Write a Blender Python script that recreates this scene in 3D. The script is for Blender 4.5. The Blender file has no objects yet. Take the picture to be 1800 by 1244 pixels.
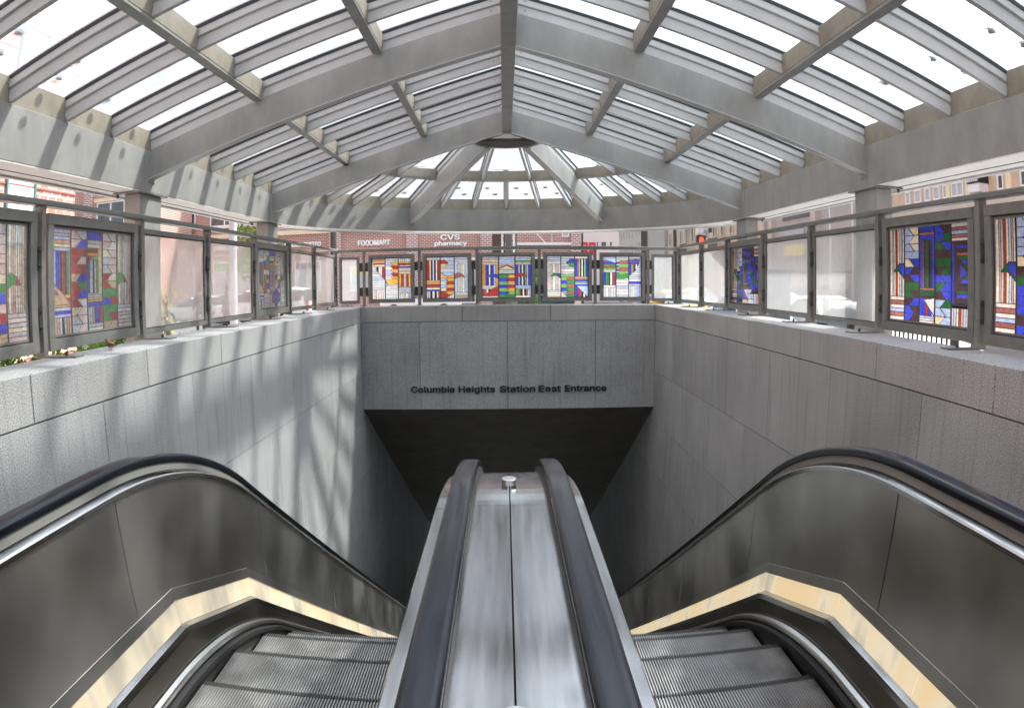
import bpy, math, random
import numpy as np
from mathutils import Vector, Matrix
R = math.radians
sin, cos, pi = math.sin, math.cos, math.pi
random.seed(7)
scn = bpy.context.scene

# ------------------------------------------------------------------ camera
cam = bpy.data.cameras.new("camera")
cam.type = 'PANO'                      # the photograph was taken with a 15 mm fisheye lens
cam.sensor_fit = 'HORIZONTAL'
cam.sensor_width = 36.0
cam.panorama_type = 'FISHEYE_EQUISOLID'
cam.fisheye_lens = 1.2359 / 1.8 * 36
cam.fisheye_fov = pi
cam.clip_start = 0.02
cam.clip_end = 3000
camo = bpy.data.objects.new("camera", cam)
scn.collection.objects.link(camo)
PIT, YAW, ROL = 0.1018, 0.0101, -0.0080


def camvec(x, y, z):
    c, s = cos(ROL), sin(ROL)
    x, y = c * x - s * y, s * x + c * y
    c, s = cos(PIT), sin(PIT)
    Y = c * z + s * y
    Z = -s * z + c * y
    c, s = cos(YAW), sin(YAW)
    return Vector((c * x + s * Y, -s * x + c * Y, Z))


m = Matrix.Identity(4)
for i, v in enumerate((camvec(1, 0, 0), camvec(0, 1, 0), camvec(0, 0, -1))):
    for j in range(3):
        m[j][i] = v[j]
camo.matrix_world = m
scn.camera = camo

# ------------------------------------------------------------------ sky, sun, exposure
SUN = Vector((1.0, 0.55, 1.37)).normalized()          # towards the sun
EL = math.asin(SUN.z)
AZ = math.atan2(SUN.x, SUN.y)
world = bpy.data.worlds.new("World")
scn.world = world
world.use_nodes = True
nt = world.node_tree
nt.nodes.clear()
sky = nt.nodes.new('ShaderNodeTexSky')
sky.sky_type = 'NISHITA'
sky.sun_disc = False
sky.sun_elevation = EL
sky.sun_rotation = AZ
sky.air_density = 1.0
sky.dust_density = 3.0
tc = nt.nodes.new('ShaderNodeTexCoord')
cn = nt.nodes.new('ShaderNodeTexNoise')
cn.inputs['Scale'].default_value = 2.2
cn.inputs['Detail'].default_value = 6
cr = nt.nodes.new('ShaderNodeValToRGB')
cr.color_ramp.elements[0].position = 0.32
cr.color_ramp.elements[1].position = 0.62
mix = nt.nodes.new('ShaderNodeMixRGB')
mix.inputs[2].default_value = (3.8, 4.1, 4.6, 1)      # thin bright cloud
bg = nt.nodes.new('ShaderNodeBackground')
bg.inputs['Strength'].default_value = 0.145
out = nt.nodes.new('ShaderNodeOutputWorld')
nt.links.new(tc.outputs['Generated'], cn.inputs['Vector'])
nt.links.new(cn.outputs['Fac'], cr.inputs['Fac'])
mr = nt.nodes.new('ShaderNodeMapRange')
mr.inputs['To Min'].default_value = 0.55
mr.inputs['To Max'].default_value = 0.95
nt.links.new(cr.outputs['Color'], mr.inputs['Value'])
nt.links.new(mr.outputs['Result'], mix.inputs['Fac'])
nt.links.new(sky.outputs['Color'], mix.inputs[1])
# hazy aureole: the veil of cloud is brighter towards the sun
nrm = nt.nodes.new('ShaderNodeVectorMath'); nrm.operation = 'NORMALIZE'
dot = nt.nodes.new('ShaderNodeVectorMath'); dot.operation = 'DOT_PRODUCT'
dot.inputs[1].default_value = SUN
gl1 = nt.nodes.new('ShaderNodeMath'); gl1.operation = 'MAXIMUM'; gl1.inputs[1].default_value = 0.0
gl2 = nt.nodes.new('ShaderNodeMath'); gl2.operation = 'POWER'; gl2.inputs[1].default_value = 3.0
gl3 = nt.nodes.new('ShaderNodeMath'); gl3.operation = 'MULTIPLY_ADD'; gl3.inputs[1].default_value = 4.2; gl3.inputs[2].default_value = 1.0
gl4 = nt.nodes.new('ShaderNodeVectorMath'); gl4.operation = 'SCALE'
nt.links.new(tc.outputs['Generated'], nrm.inputs[0]); nt.links.new(nrm.outputs[0], dot.inputs[0])
nt.links.new(dot.outputs['Value'], gl1.inputs[0]); nt.links.new(gl1.outputs[0], gl2.inputs[0]); nt.links.new(gl2.outputs[0], gl3.inputs[0])
nt.links.new(mix.outputs['Color'], gl4.inputs[0]); nt.links.new(gl3.outputs[0], gl4.inputs['Scale'])
nt.links.new(gl4.outputs[0], bg.inputs['Color'])
nt.links.new(bg.outputs['Background'], out.inputs['Surface'])
sl = bpy.data.lights.new("sun", 'SUN')
sl.energy = 4.9
sl.angle = R(2.8)
sl.color = (1.0, 0.965, 0.91)
slo = bpy.data.objects.new("sun", sl)
slo.rotation_euler = SUN.to_track_quat('Z', 'Y').to_euler()
slo.location = (20, 10, 40)
scn.collection.objects.link(slo)
scn.view_settings.view_transform = 'Standard'
scn.view_settings.look = 'None'
scn.view_settings.gamma = 1.0
scn.view_settings.use_curve_mapping = False
scn.view_settings.exposure = 0.73
scn.cycles.max_bounces = 12
scn.cycles.transparent_max_bounces = 24
scn.cycles.transmission_bounces = 8
scn.cycles.sample_clamp_indirect = 6.0

# ------------------------------------------------------------------ materials
MATS = {}


def newmat(name):
    mt = bpy.data.materials.new(name)
    mt.use_nodes = True
    n = mt.node_tree
    n.nodes.clear()
    o = n.nodes.new('ShaderNodeOutputMaterial')
    return mt, n, o


def pbr(name, col, rough=0.6, metal=0.0, var=0.0, vscale=3.0, rvar=0.0, stretch=None, bump=0.0, bscale=60.0, spec=0.5, emis=None, estr=0.0):
    if name in MATS:
        return MATS[name]
    mt, n, o = newmat(name)
    b = n.nodes.new('ShaderNodeBsdfPrincipled')
    b.inputs['Base Color'].default_value = (*col, 1)
    b.inputs['Roughness'].default_value = rough
    b.inputs['Metallic'].default_value = metal
    b.inputs['Specular IOR Level'].default_value = spec
    if emis:
        b.inputs['Emission Color'].default_value = (*emis, 1)
        b.inputs['Emission Strength'].default_value = estr
    n.links.new(b.outputs[0], o.inputs[0])
    if var or rvar or bump:
        t = n.nodes.new('ShaderNodeTexCoord')
        mp = n.nodes.new('ShaderNodeMapping')
        if stretch:
            mp.inputs['Scale'].default_value = stretch
        n.links.new(t.outputs['Object'], mp.inputs['Vector'])
        nz = n.nodes.new('ShaderNodeTexNoise')
        nz.inputs['Scale'].default_value = vscale
        nz.inputs['Detail'].default_value = 2 if metal > 0.5 else 7
        nz.inputs['Roughness'].default_value = 0.5 if metal > 0.5 else 0.65
        n.links.new(mp.outputs[0], nz.inputs['Vector'])
        if var:
            mx = n.nodes.new('ShaderNodeMixRGB')
            mx.inputs[1].default_value = (*[max(0, c * (1 - var)) for c in col], 1)
            mx.inputs[2].default_value = (*[min(1, c * (1 + var)) for c in col], 1)
            rp = n.nodes.new('ShaderNodeMapRange')
            rp.inputs['From Min'].default_value = 0.3
            rp.inputs['From Max'].default_value = 0.7
            n.links.new(nz.outputs['Fac'], rp.inputs['Value'])
            n.links.new(rp.outputs[0], mx.inputs['Fac'])
            n.links.new(mx.outputs[0], b.inputs['Base Color'])
        if rvar:
            rr = n.nodes.new('ShaderNodeMapRange')
            rr.inputs['From Min'].default_value = 0.3
            rr.inputs['From Max'].default_value = 0.7
            rr.inputs['To Min'].default_value = max(0.02, rough - rvar)
            rr.inputs['To Max'].default_value = min(1, rough + rvar)
            n.links.new(nz.outputs['Fac'], rr.inputs['Value'])
            n.links.new(rr.outputs[0], b.inputs['Roughness'])
        if bump:
            nb = n.nodes.new('ShaderNodeTexNoise')
            nb.inputs['Scale'].default_value = bscale
            nb.inputs['Detail'].default_value = 4
            n.links.new(mp.outputs[0], nb.inputs['Vector'])
            bp = n.nodes.new('ShaderNodeBump')
            bp.inputs['Strength'].default_value = bump
            bp.inputs['Distance'].default_value = 0.01
            n.links.new(nb.outputs['Fac'], bp.inputs['Height'])
            n.links.new(bp.outputs[0], b.inputs['Normal'])
    MATS[name] = mt
    return mt


def granite(name, col, streak=0.25, dark=(0.4, 0.4, 0.4)):
    mt, n, o = newmat(name)
    b = n.nodes.new('ShaderNodeBsdfPrincipled')
    b.inputs['Roughness'].default_value = 0.75
    b.inputs['Specular IOR Level'].default_value = 0.3
    t = n.nodes.new('ShaderNodeTexCoord')
    v = n.nodes.new('ShaderNodeTexNoise')
    v.inputs['Scale'].default_value = 120
    v.inputs['Detail'].default_value = 3
    n.links.new(t.outputs['Object'], v.inputs['Vector'])
    r1 = n.nodes.new('ShaderNodeMapRange')
    r1.inputs['From Min'].default_value = 0.35
    r1.inputs['From Max'].default_value = 0.65
    r1.inputs['To Min'].default_value = 0.5
    r1.inputs['To Max'].default_value = 1.42
    n.links.new(v.outputs['Fac'], r1.inputs['Value'])
    # large clouding
    v2 = n.nodes.new('ShaderNodeTexNoise')
    v2.inputs['Scale'].default_value = 1.1
    v2.inputs['Detail'].default_value = 5
    n.links.new(t.outputs['Object'], v2.inputs['Vector'])
    r2 = n.nodes.new('ShaderNodeMapRange')
    r2.inputs['From Min'].default_value = 0.3
    r2.inputs['From Max'].default_value = 0.7
    r2.inputs['To Min'].default_value = 0.86
    r2.inputs['To Max'].default_value = 1.1
    n.links.new(v2.outputs['Fac'], r2.inputs['Value'])
    # vertical water streaks
    mp = n.nodes.new('ShaderNodeMapping')
    mp.inputs['Scale'].default_value = (7, 7, 0.25)
    n.links.new(t.outputs['Object'], mp.inputs['Vector'])
    v3 = n.nodes.new('ShaderNodeTexNoise')
    v3.inputs['Scale'].default_value = 2.3
    v3.inputs['Detail'].default_value = 6
    v3.inputs['Roughness'].default_value = 0.7
    n.links.new(mp.outputs[0], v3.inputs['Vector'])
    r3 = n.nodes.new('ShaderNodeMapRange')
    r3.inputs['From Min'].default_value = 0.52
    r3.inputs['From Max'].default_value = 0.72
    r3.inputs['To Min'].default_value = 1.0
    r3.inputs['To Max'].default_value = 1.0 - streak
    n.links.new(v3.outputs['Fac'], r3.inputs['Value'])
    m1 = n.nodes.new('ShaderNodeMath'); m1.operation = 'MULTIPLY'
    m2 = n.nodes.new('ShaderNodeMath'); m2.operation = 'MULTIPLY'
    n.links.new(r1.outputs[0], m1.inputs[0]); n.links.new(r2.outputs[0], m1.inputs[1])
    n.links.new(m1.outputs[0], m2.inputs[0]); n.links.new(r3.outputs[0], m2.inputs[1])
    # slightly different stone from block to block
    oi = n.nodes.new('ShaderNodeObjectInfo')
    r4 = n.nodes.new('ShaderNodeMapRange')
    r4.inputs['To Min'].default_value = 0.93
    r4.inputs['To Max'].default_value = 1.07
    n.links.new(oi.outputs['Random'], r4.inputs['Value'])
    m3 = n.nodes.new('ShaderNodeMath'); m3.operation = 'MULTIPLY'
    n.links.new(m2.outputs[0], m3.inputs[0]); n.links.new(r4.outputs[0], m3.inputs[1])
    vm = n.nodes.new('ShaderNodeVectorMath'); vm.operation = 'SCALE'
    vm.inputs[0].default_value = col
    n.links.new(m3.outputs[0], vm.inputs['Scale'])
    n.links.new(vm.outputs[0], b.inputs['Base Color'])
    n.links.new(b.outputs[0], o.inputs[0])
    MATS[name] = mt
    return mt


def brick(name, c1, c2, mortar, bw, bh, ms, plane='xz'):
    mt, n, o = newmat(name)
    b = n.nodes.new('ShaderNodeBsdfPrincipled')
    b.inputs['Roughness'].default_value = 0.85
    t = n.nodes.new('ShaderNodeTexCoord')
    sp = n.nodes.new('ShaderNodeSeparateXYZ')
    cb = n.nodes.new('ShaderNodeCombineXYZ')
    n.links.new(t.outputs['Object'], sp.inputs[0])
    n.links.new(sp.outputs['X' if plane == 'xz' else 'Y'], cb.inputs[0])
    n.links.new(sp.outputs['Z'], cb.inputs[1])
    br = n.nodes.new('ShaderNodeTexBrick')
    br.inputs['Color1'].default_value = (*c1, 1)
    br.inputs['Color2'].default_value = (*c2, 1)
    br.inputs['Mortar'].default_value = (*mortar, 1)
    br.inputs['Scale'].default_value = 1
    br.inputs['Mortar Size'].default_value = ms
    br.inputs['Brick Width'].default_value = bw
    br.inputs['Row Height'].default_value = bh
    n.links.new(cb.outputs[0], br.inputs['Vector'])
    nz = n.nodes.new('ShaderNodeTexNoise')
    nz.inputs['Scale'].default_value = 0.6
    nz.inputs['Detail'].default_value = 5
    n.links.new(t.outputs['Object'], nz.inputs['Vector'])
    hs = n.nodes.new('ShaderNodeHueSaturation')
    mr_ = n.nodes.new('ShaderNodeMapRange')
    mr_.inputs['To Min'].default_value = 0.75
    mr_.inputs['To Max'].default_value = 1.25
    n.links.new(nz.outputs['Fac'], mr_.inputs['Value'])
    n.links.new(mr_.outputs[0], hs.inputs['Value'])
    n.links.new(br.outputs['Color'], hs.inputs['Color'])
    n.links.new(hs.outputs[0], b.inputs['Base Color'])
    n.links.new(b.outputs[0], o.inputs[0])
    MATS[name] = mt
    return mt


def sheetglass(name, tint, trans, milky, gloss=0.08, attr=False, translu=0.5, rough=0.05, weave=False, dirt=0.0, grazing=0.0):
    """thin pane: clear fraction, milky (translucent + diffuse) fraction, a reflective coat"""
    mt, n, o = newmat(name)
    tr = n.nodes.new('ShaderNodeBsdfTransparent')
    tl = n.nodes.new('ShaderNodeBsdfTranslucent')
    df = n.nodes.new('ShaderNodeBsdfDiffuse')
    gl = n.nodes.new('ShaderNodeBsdfGlossy')
    gl.inputs['Roughness'].default_value = rough
    tr.inputs['Color'].default_value = (*tint, 1)
    tl.inputs['Color'].default_value = (*milky, 1)
    df.inputs['Color'].default_value = (*milky, 1)
    if attr:
        at = n.nodes.new('ShaderNodeVertexColor')
        at.layer_name = 'glass_colour'
        t = n.nodes.new('ShaderNodeTexCoord')
        nz = n.nodes.new('ShaderNodeTexNoise')
        nz.inputs['Scale'].default_value = 22
        nz.inputs['Detail'].default_value = 4
        nz.inputs['Distortion'].default_value = 1.5
        n.links.new(t.outputs['Object'], nz.inputs['Vector'])
        rr = n.nodes.new('ShaderNodeMapRange')
        rr.inputs['From Min'].default_value = 0.3
        rr.inputs['From Max'].default_value = 0.7
        rr.inputs['To Min'].default_value = 0.7
        rr.inputs['To Max'].default_value = 1.2
        n.links.new(nz.outputs['Fac'], rr.inputs['Value'])
        vm = n.nodes.new('ShaderNodeVectorMath'); vm.operation = 'SCALE'
        n.links.new(at.outputs['Color'], vm.inputs[0])
        n.links.new(rr.outputs[0], vm.inputs['Scale'])
        for s in (tr, tl, df):
            n.links.new(vm.outputs[0], s.inputs['Color'])
    m1 = n.nodes.new('ShaderNodeMixShader')
    m1.inputs[0].default_value = 1 - translu
    n.links.new(tl.outputs[0], m1.inputs[1]); n.links.new(df.outputs[0], m1.inputs[2])
    m2 = n.nodes.new('ShaderNodeMixShader')
    m2.inputs[0].default_value = trans
    n.links.new(m1.outputs[0], m2.inputs[1]); n.links.new(tr.outputs[0], m2.inputs[2])
    if weave or dirt:
        t = n.nodes.new('ShaderNodeTexCoord')
        nz = n.nodes.new('ShaderNodeTexNoise')
        nz.inputs['Scale'].default_value = 14.0 if weave else 5.0
        nz.inputs['Detail'].default_value = 8
        nz.inputs['Roughness'].default_value = 0.7
        mp = n.nodes.new('ShaderNodeMapping')
        mp.inputs['Scale'].default_value = (3, 3, 0.5) if weave else (1, 1, 1)
        n.links.new(t.outputs['Object'], mp.inputs['Vector'])
        n.links.new(mp.outputs[0], nz.inputs['Vector'])
        rr = n.nodes.new('ShaderNodeMapRange')
        rr.inputs['From Min'].default_value = 0.3
        rr.inputs['From Max'].default_value = 0.7
        d = 0.045 if weave else dirt
        rr.inputs['To Min'].default_value = trans - d
        rr.inputs['To Max'].default_value = min(1, trans + d)
        n.links.new(nz.outputs['Fac'], rr.inputs['Value'])
        n.links.new(rr.outputs[0], m2.inputs[0])
        if grazing:      # the coated glass lets less through the more obliquely it is crossed
            lf = n.nodes.new('ShaderNodeLayerWeight'); lf.inputs['Blend'].default_value = 0.5
            p2 = n.nodes.new('ShaderNodeMath'); p2.operation = 'POWER'; p2.inputs[1].default_value = 1.6
            m4 = n.nodes.new('ShaderNodeMath'); m4.operation = 'MULTIPLY_ADD'; m4.inputs[1].default_value = -grazing; m4.inputs[2].default_value = 1.0
            m5 = n.nodes.new('ShaderNodeMath'); m5.operation = 'MULTIPLY'
            n.links.new(lf.outputs['Facing'], p2.inputs[0]); n.links.new(p2.outputs[0], m4.inputs[0])
            n.links.new(m4.outputs[0], m5.inputs[0]); n.links.new(rr.outputs[0], m5.inputs[1]); n.links.new(m5.outputs[0], m2.inputs[0])
    lw = n.nodes.new('ShaderNodeLayerWeight')
    lw.inputs['Blend'].default_value = 0.5
    pw = n.nodes.new('ShaderNodeMath'); pw.operation = 'POWER'; pw.inputs[1].default_value = 4.0
    ma = n.nodes.new('ShaderNodeMath'); ma.operation = 'MULTIPLY_ADD'
    ma.inputs[1].default_value = 0.55; ma.inputs[2].default_value = gloss * 0.5
    n.links.new(lw.outputs['Facing'], pw.inputs[0]); n.links.new(pw.outputs[0], ma.inputs[0])
    m3 = n.nodes.new('ShaderNodeMixShader')
    n.links.new(ma.outputs[0], m3.inputs[0])
    n.links.new(m2.outputs[0], m3.inputs[1]); n.links.new(gl.outputs[0], m3.inputs[2])
    n.links.new(m3.outputs[0], o.inputs[0])
    MATS[name] = mt
    return mt


GRAN = granite('grey_granite', (0.366, 0.375, 0.371), 0.36)
COPE = granite('coping_granite', (0.40, 0.40, 0.393), 0.25)
MORT = pbr('dark_joint', (0.035, 0.033, 0.03), 0.9)
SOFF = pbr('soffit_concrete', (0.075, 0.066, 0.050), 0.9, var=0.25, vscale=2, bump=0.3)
PAINT = pbr('grey_paint', (0.31, 0.31, 0.295), 0.5, var=0.15, vscale=2.5, stretch=(1.5, 1.5, 0.7), bump=0.05, bscale=150)
PAINTL = pbr('light_grey_paint', (0.50, 0.505, 0.50), 0.45, var=0.08, vscale=3)
BEIGE = pbr('beige_flashing', (0.27, 0.245, 0.19), 0.6, var=0.18, vscale=5)
CREAM = pbr('cream_soffit', (0.84, 0.82, 0.79), 0.6, var=0.05)
GASK = pbr('black_gasket', (0.012, 0.012, 0.012), 0.5)
RAILM = pbr('railing_steel', (0.20, 0.20, 0.185), 0.40, 0.30, var=0.15, vscale=9, rvar=0.1)
RAILD = pbr('railing_dark', (0.045, 0.043, 0.04), 0.5, 0.2)
STEEL = pbr('brushed_steel', (0.50, 0.505, 0.505), 0.16, 1.0, var=0.17, vscale=9, rvar=0.03, stretch=(5, 0.3, 1.0), bump=0.02, bscale=220)
STEELP = pbr('steel_panel', (0.60, 0.59, 0.555), 0.37, 1.0, var=0.25, vscale=2.0, rvar=0.06)
STEELDK = pbr('dark_steel', (0.20, 0.185, 0.155), 0.34, 1.0, var=0.2, vscale=3, rvar=0.05)
STEELB = pbr('bright_steel', (0.72, 0.72, 0.70), 0.25, 1.0)
KHAKI = pbr('guide_strip', (0.17, 0.17, 0.155), 0.5, 0.3)
RUB = pbr('black_rubber', (0.006, 0.008, 0.012), 0.20, 0, rvar=0.04, vscale=5, spec=0.42, stretch=(14, 0.5, 1), var=0.7)
RUBS = pbr('black_skirt', (0.008, 0.008, 0.008), 0.6)
ALU = pbr('step_aluminium', (0.34, 0.335, 0.325), 0.42, 0.6, var=0.22, vscale=7, rvar=0.12)
TRUSS = pbr('dark_cladding', (0.022, 0.021, 0.020), 0.7, var=0.3, vscale=4)  # truss cladding, chosen dark to keep bounced light out of the tunnel
NOSE = pbr('worn_shaded_nose', (0.07, 0.07, 0.068), 0.5, 0.5)  # worn rounded nose, its shade painted in as a dark strip
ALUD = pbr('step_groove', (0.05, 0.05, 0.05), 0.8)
ROOFG = sheetglass('roof_glass', (0.93, 0.97, 0.965), 0.72, (0.60, 0.66, 0.72), 0.10, translu=0.8, dirt=0.06, grazing=0.62)
GEDGE = pbr('glass_edge', (0.10, 0.26, 0.22), 0.2)
FROST = sheetglass('frosted_glass', (0.95, 0.97, 0.96), 0.58, (0.76, 0.79, 0.78), 0.06, translu=0.6, weave=True)
STAIN = sheetglass('stained_glass', (1, 1, 1), 0.22, (1, 1, 1), 0.06, attr=True, translu=0.62)
STAINL = sheetglass('sunwashed_stained_glass', (1, 1, 1), 0.26, (1, 1, 1), 0.30, attr=True, translu=0.35, rough=0.25)  # left panes: washing-out by sun and front glass put into the material
LEAD = pbr('lead_came', (0.05, 0.05, 0.05), 0.55, 0.4)
BLACK = pbr('black_paint', (0.018, 0.018, 0.018), 0.36)
WHITE = pbr('white_paint', (0.8, 0.8, 0.8), 0.5)
ASPH = pbr('asphalt', (0.13, 0.128, 0.125), 0.9, var=0.3, vscale=0.8, bump=0.3)
CONC = pbr('pale_concrete', (0.56, 0.555, 0.54), 0.9, var=0.12, vscale=0.7, bump=0.2)
BRK = brick('red_brick', (0.43, 0.155, 0.105), (0.32, 0.11, 0.08), (0.56, 0.48, 0.43), 0.30, 0.105, 0.022)
BRKS = brick('red_brick_side', (0.43, 0.155, 0.105), (0.32, 0.11, 0.08), (0.56, 0.48, 0.43), 0.30, 0.105, 0.022, 'yz')
BRKP = brick('dark_brick_pier', (0.34, 0.13, 0.11), (0.25, 0.10, 0.09), (0.64, 0.57, 0.55), 0.30, 0.12, 0.03)
BRKN = brick('pink_brick', (0.52, 0.26, 0.21), (0.42, 0.13, 0.09), (0.62, 0.52, 0.47), 0.40, 0.16, 0.022, 'yz')
BAND = pbr('beige_stone', (0.80, 0.68, 0.46), 0.8, var=0.08)
WGLS = pbr('window_glass', (0.10, 0.12, 0.13), 0.08, 0.0, var=0.5, vscale=0.7, spec=0.8)
WGLL = pbr('blind_glass', (0.45, 0.50, 0.53), 0.25, 0, var=0.12, vscale=1.2)
TANST = pbr('tan_stone', (0.60, 0.47, 0.34), 0.85, var=0.1, vscale=1.5)
PALEST = pbr('pale_stone', (0.56, 0.50, 0.44), 0.85, var=0.1, vscale=0.8)
GREYC = pbr('board_concrete', (0.46, 0.44, 0.41), 0.9, var=0.1, vscale=0.6)
LIGHTM = None

# ------------------------------------------------------------------ mesh building


class MB:
    def __init__(s):
        s.v = []; s.f = []; s.m = []; s.mats = []; s.col = None

    def mi(s, mat):
        if mat not in s.mats:
            s.mats.append(mat)
        return s.mats.index(mat)

    def face(s, pts, mat):
        b = len(s.v); s.v += [tuple(p) for p in pts]
        s.f.append(tuple(range(b, b + len(pts)))); s.m.append(s.mi(mat))

    def hexa(s, p, mat):
        """8 points: bottom ring 0-3, top ring 4-7"""
        b = len(s.v); s.v += [tuple(q) for q in p]; k = s.mi(mat)
        for q in ((3, 2, 1, 0), (4, 5, 6, 7), (0, 1, 5, 4), (1, 2, 6, 5), (2, 3, 7, 6), (3, 0, 4, 7)):
            s.f.append(tuple(b + i for i in q)); s.m.append(k)

    def box(s, x0, x1, y0, y1, z0, z1, mat):
        s.hexa([(x0, y0, z0), (x1, y0, z0), (x1, y1, z0), (x0, y1, z0), (x0, y0, z1), (x1, y0, z1), (x1, y1, z1), (x0, y1, z1)], mat)

    def prism(s, poly, d, mat, cap=True):
        """polygon (3-d points) extruded by vector d"""
        b = len(s.v); n = len(poly); k = s.mi(mat)
        s.v += [tuple(p) for p in poly] + [tuple(Vector(p) + Vector(d)) for p in poly]
        for i in range(n):
            j = (i + 1) % n
            s.f.append((b + i, b + j, b + n + j, b + n + i)); s.m.append(k)
        if cap:
            s.f.append(tuple(b + i for i in range(n - 1, -1, -1))); s.m.append(k)
            s.f.append(tuple(b + n + i for i in range(n))); s.m.append(k)

    def rings(s, rings, mat, closed=True, cap=True, cyc=False):
        """loft a list of rings (each a list of points)"""
        b = len(s.v); n = len(rings[0]); k = s.mi(mat)
        for r in rings:
            s.v += [tuple(p) for p in r]
        N = len(rings)
        for a in range(N if cyc else N - 1):
            c = (a + 1) % N
            for i in range(n if closed else n - 1):
                j = (i + 1) % n
                s.f.append((b + a * n + i, b + a * n + j, b + c * n + j, b + c * n + i)); s.m.append(k)
        if cap and closed and not cyc:
            s.f.append(tuple(b + i for i in range(n - 1, -1, -1))); s.m.append(k)
            s.f.append(tuple(b + (N - 1) * n + i for i in range(n))); s.m.append(k)

    def tube(s, p0, p1, r0, r1, mat, seg=12):
        p0, p1 = Vector(p0), Vector(p1)
        d = (p1 - p0).normalized()
        a = d.orthogonal().normalized(); c = d.cross(a)
        rs = []
        for p, r in ((p0, r0), (p1, r1)):
            rs.append([p + a * (r * cos(2 * pi * i / seg)) + c * (r * sin(2 * pi * i / seg)) for i in range(seg)])
        s.rings(rs, mat)

    def lathe(s, cen, prof, mat, seg=20):
        s.rings([[(cen[0] + r * cos(2 * pi * i / seg), cen[1] + r * sin(2 * pi * i / seg), cen[2] + z) for i in range(seg)] for r, z in prof], mat)

    def ball(s, c, r, mat, seg=10):
        rx, ry, rz = r if isinstance(r, (tuple, list)) else (r, r, r)
        rs = []
        for a in range(1, seg):
            t = pi * a / seg
            rs.append([(c[0] + rx * sin(t) * cos(2 * pi * i / seg), c[1] + ry * sin(t) * sin(2 * pi * i / seg), c[2] - rz * cos(t)) for i in range(seg)])
        s.rings(rs, mat)

    def bar(s, p0, p1, w, h, mat, up=(0, 0, 1)):
        """beam from p0 to p1, section w (sideways) x h (along up), p = centre of the section"""
        p0, p1 = Vector(p0), Vector(p1)
        d = (p1 - p0).normalized(); u = Vector(up)
        sd = d.cross(u).normalized() * (w / 2); u = sd.cross(d).normalized() * (h / 2)
        s.hexa([p0 - sd - u, p0 + sd - u, p1 + sd - u, p1 - sd - u, p0 - sd + u, p0 + sd + u, p1 + sd + u, p1 - sd + u], mat)

    def build(s, name, parent=None, smooth=False, bevel=0.0, kind=None, label=None):
        me = bpy.data.meshes.new(name)
        off = Vector(parent['_o']) if parent is not None else Vector((0, 0, 0))
        me.from_pydata([tuple(Vector(p) - off) for p in s.v], [], s.f)
        for mt in s.mats:
            me.materials.append(mt)
        me.polygons.foreach_set('material_index', s.m)
        if s.col is not None:
            ca = me.color_attributes.new('glass_colour', 'FLOAT_COLOR', 'CORNER')
            data = []
            for p, c in zip(me.polygons, s.col):
                data += [c[0], c[1], c[2], 1.0] * p.loop_total
            ca.data.foreach_set('color', data)
        if smooth:
            me.shade_smooth()
            try:
                me.set_sharp_from_angle(angle=R(35))
            except Exception:
                pass
        me.update()
        ob = bpy.data.objects.new(name, me)
        scn.collection.objects.link(ob)
        if parent is not None:
            ob.parent = parent
            ob['_o'] = tuple(parent['_o'])
        else:
            ob['_o'] = (0.0, 0.0, 0.0)
        if bevel:
            bv = ob.modifiers.new('bevel', 'BEVEL')
            bv.width = bevel; bv.segments = 2; bv.limit_method = 'ANGLE'; bv.angle_limit = R(40)
        if kind:
            ob['kind'] = kind
        if label:
            ob['label'] = label
        return ob


def thing(name, label, cat, loc=(0, 0, 0), group=None):
    o = bpy.data.objects.new(name, None)
    o.location = loc
    o.empty_display_size = 0.1
    o['_o'] = tuple(loc)
    o['label'] = label; o['category'] = cat
    if group:
        o['group'] = group
    scn.collection.objects.link(o)
    return o


def tag(o, label, cat, group=None):
    o['label'] = label; o['category'] = cat
    if group:
        o['group'] = group
    return o


def copy_thing(root, loc, rotz=0.0, label=None, scale=None):
    def cp(o, par):
        c = o.copy()
        scn.collection.objects.link(c)
        if par is not None:
            c.parent = par
        for ch in list(o.children):
            cp(ch, c)
        return c
    r = cp(root, None)
    r.location = loc
    r.rotation_euler = (0, 0, rotz)
    if scale:
        r.scale = scale
    if label:
        r['label'] = label
    return r


FONT = None
try:      # Blender's own bundled sans-serif, if it is there
    import os
    _p = os.path.join(bpy.utils.system_resource('DATAFILES'), 'fonts', 'Inter.woff2')
    if os.path.exists(_p):
        FONT = bpy.data.fonts.load(_p)
except Exception:
    FONT = None


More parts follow.
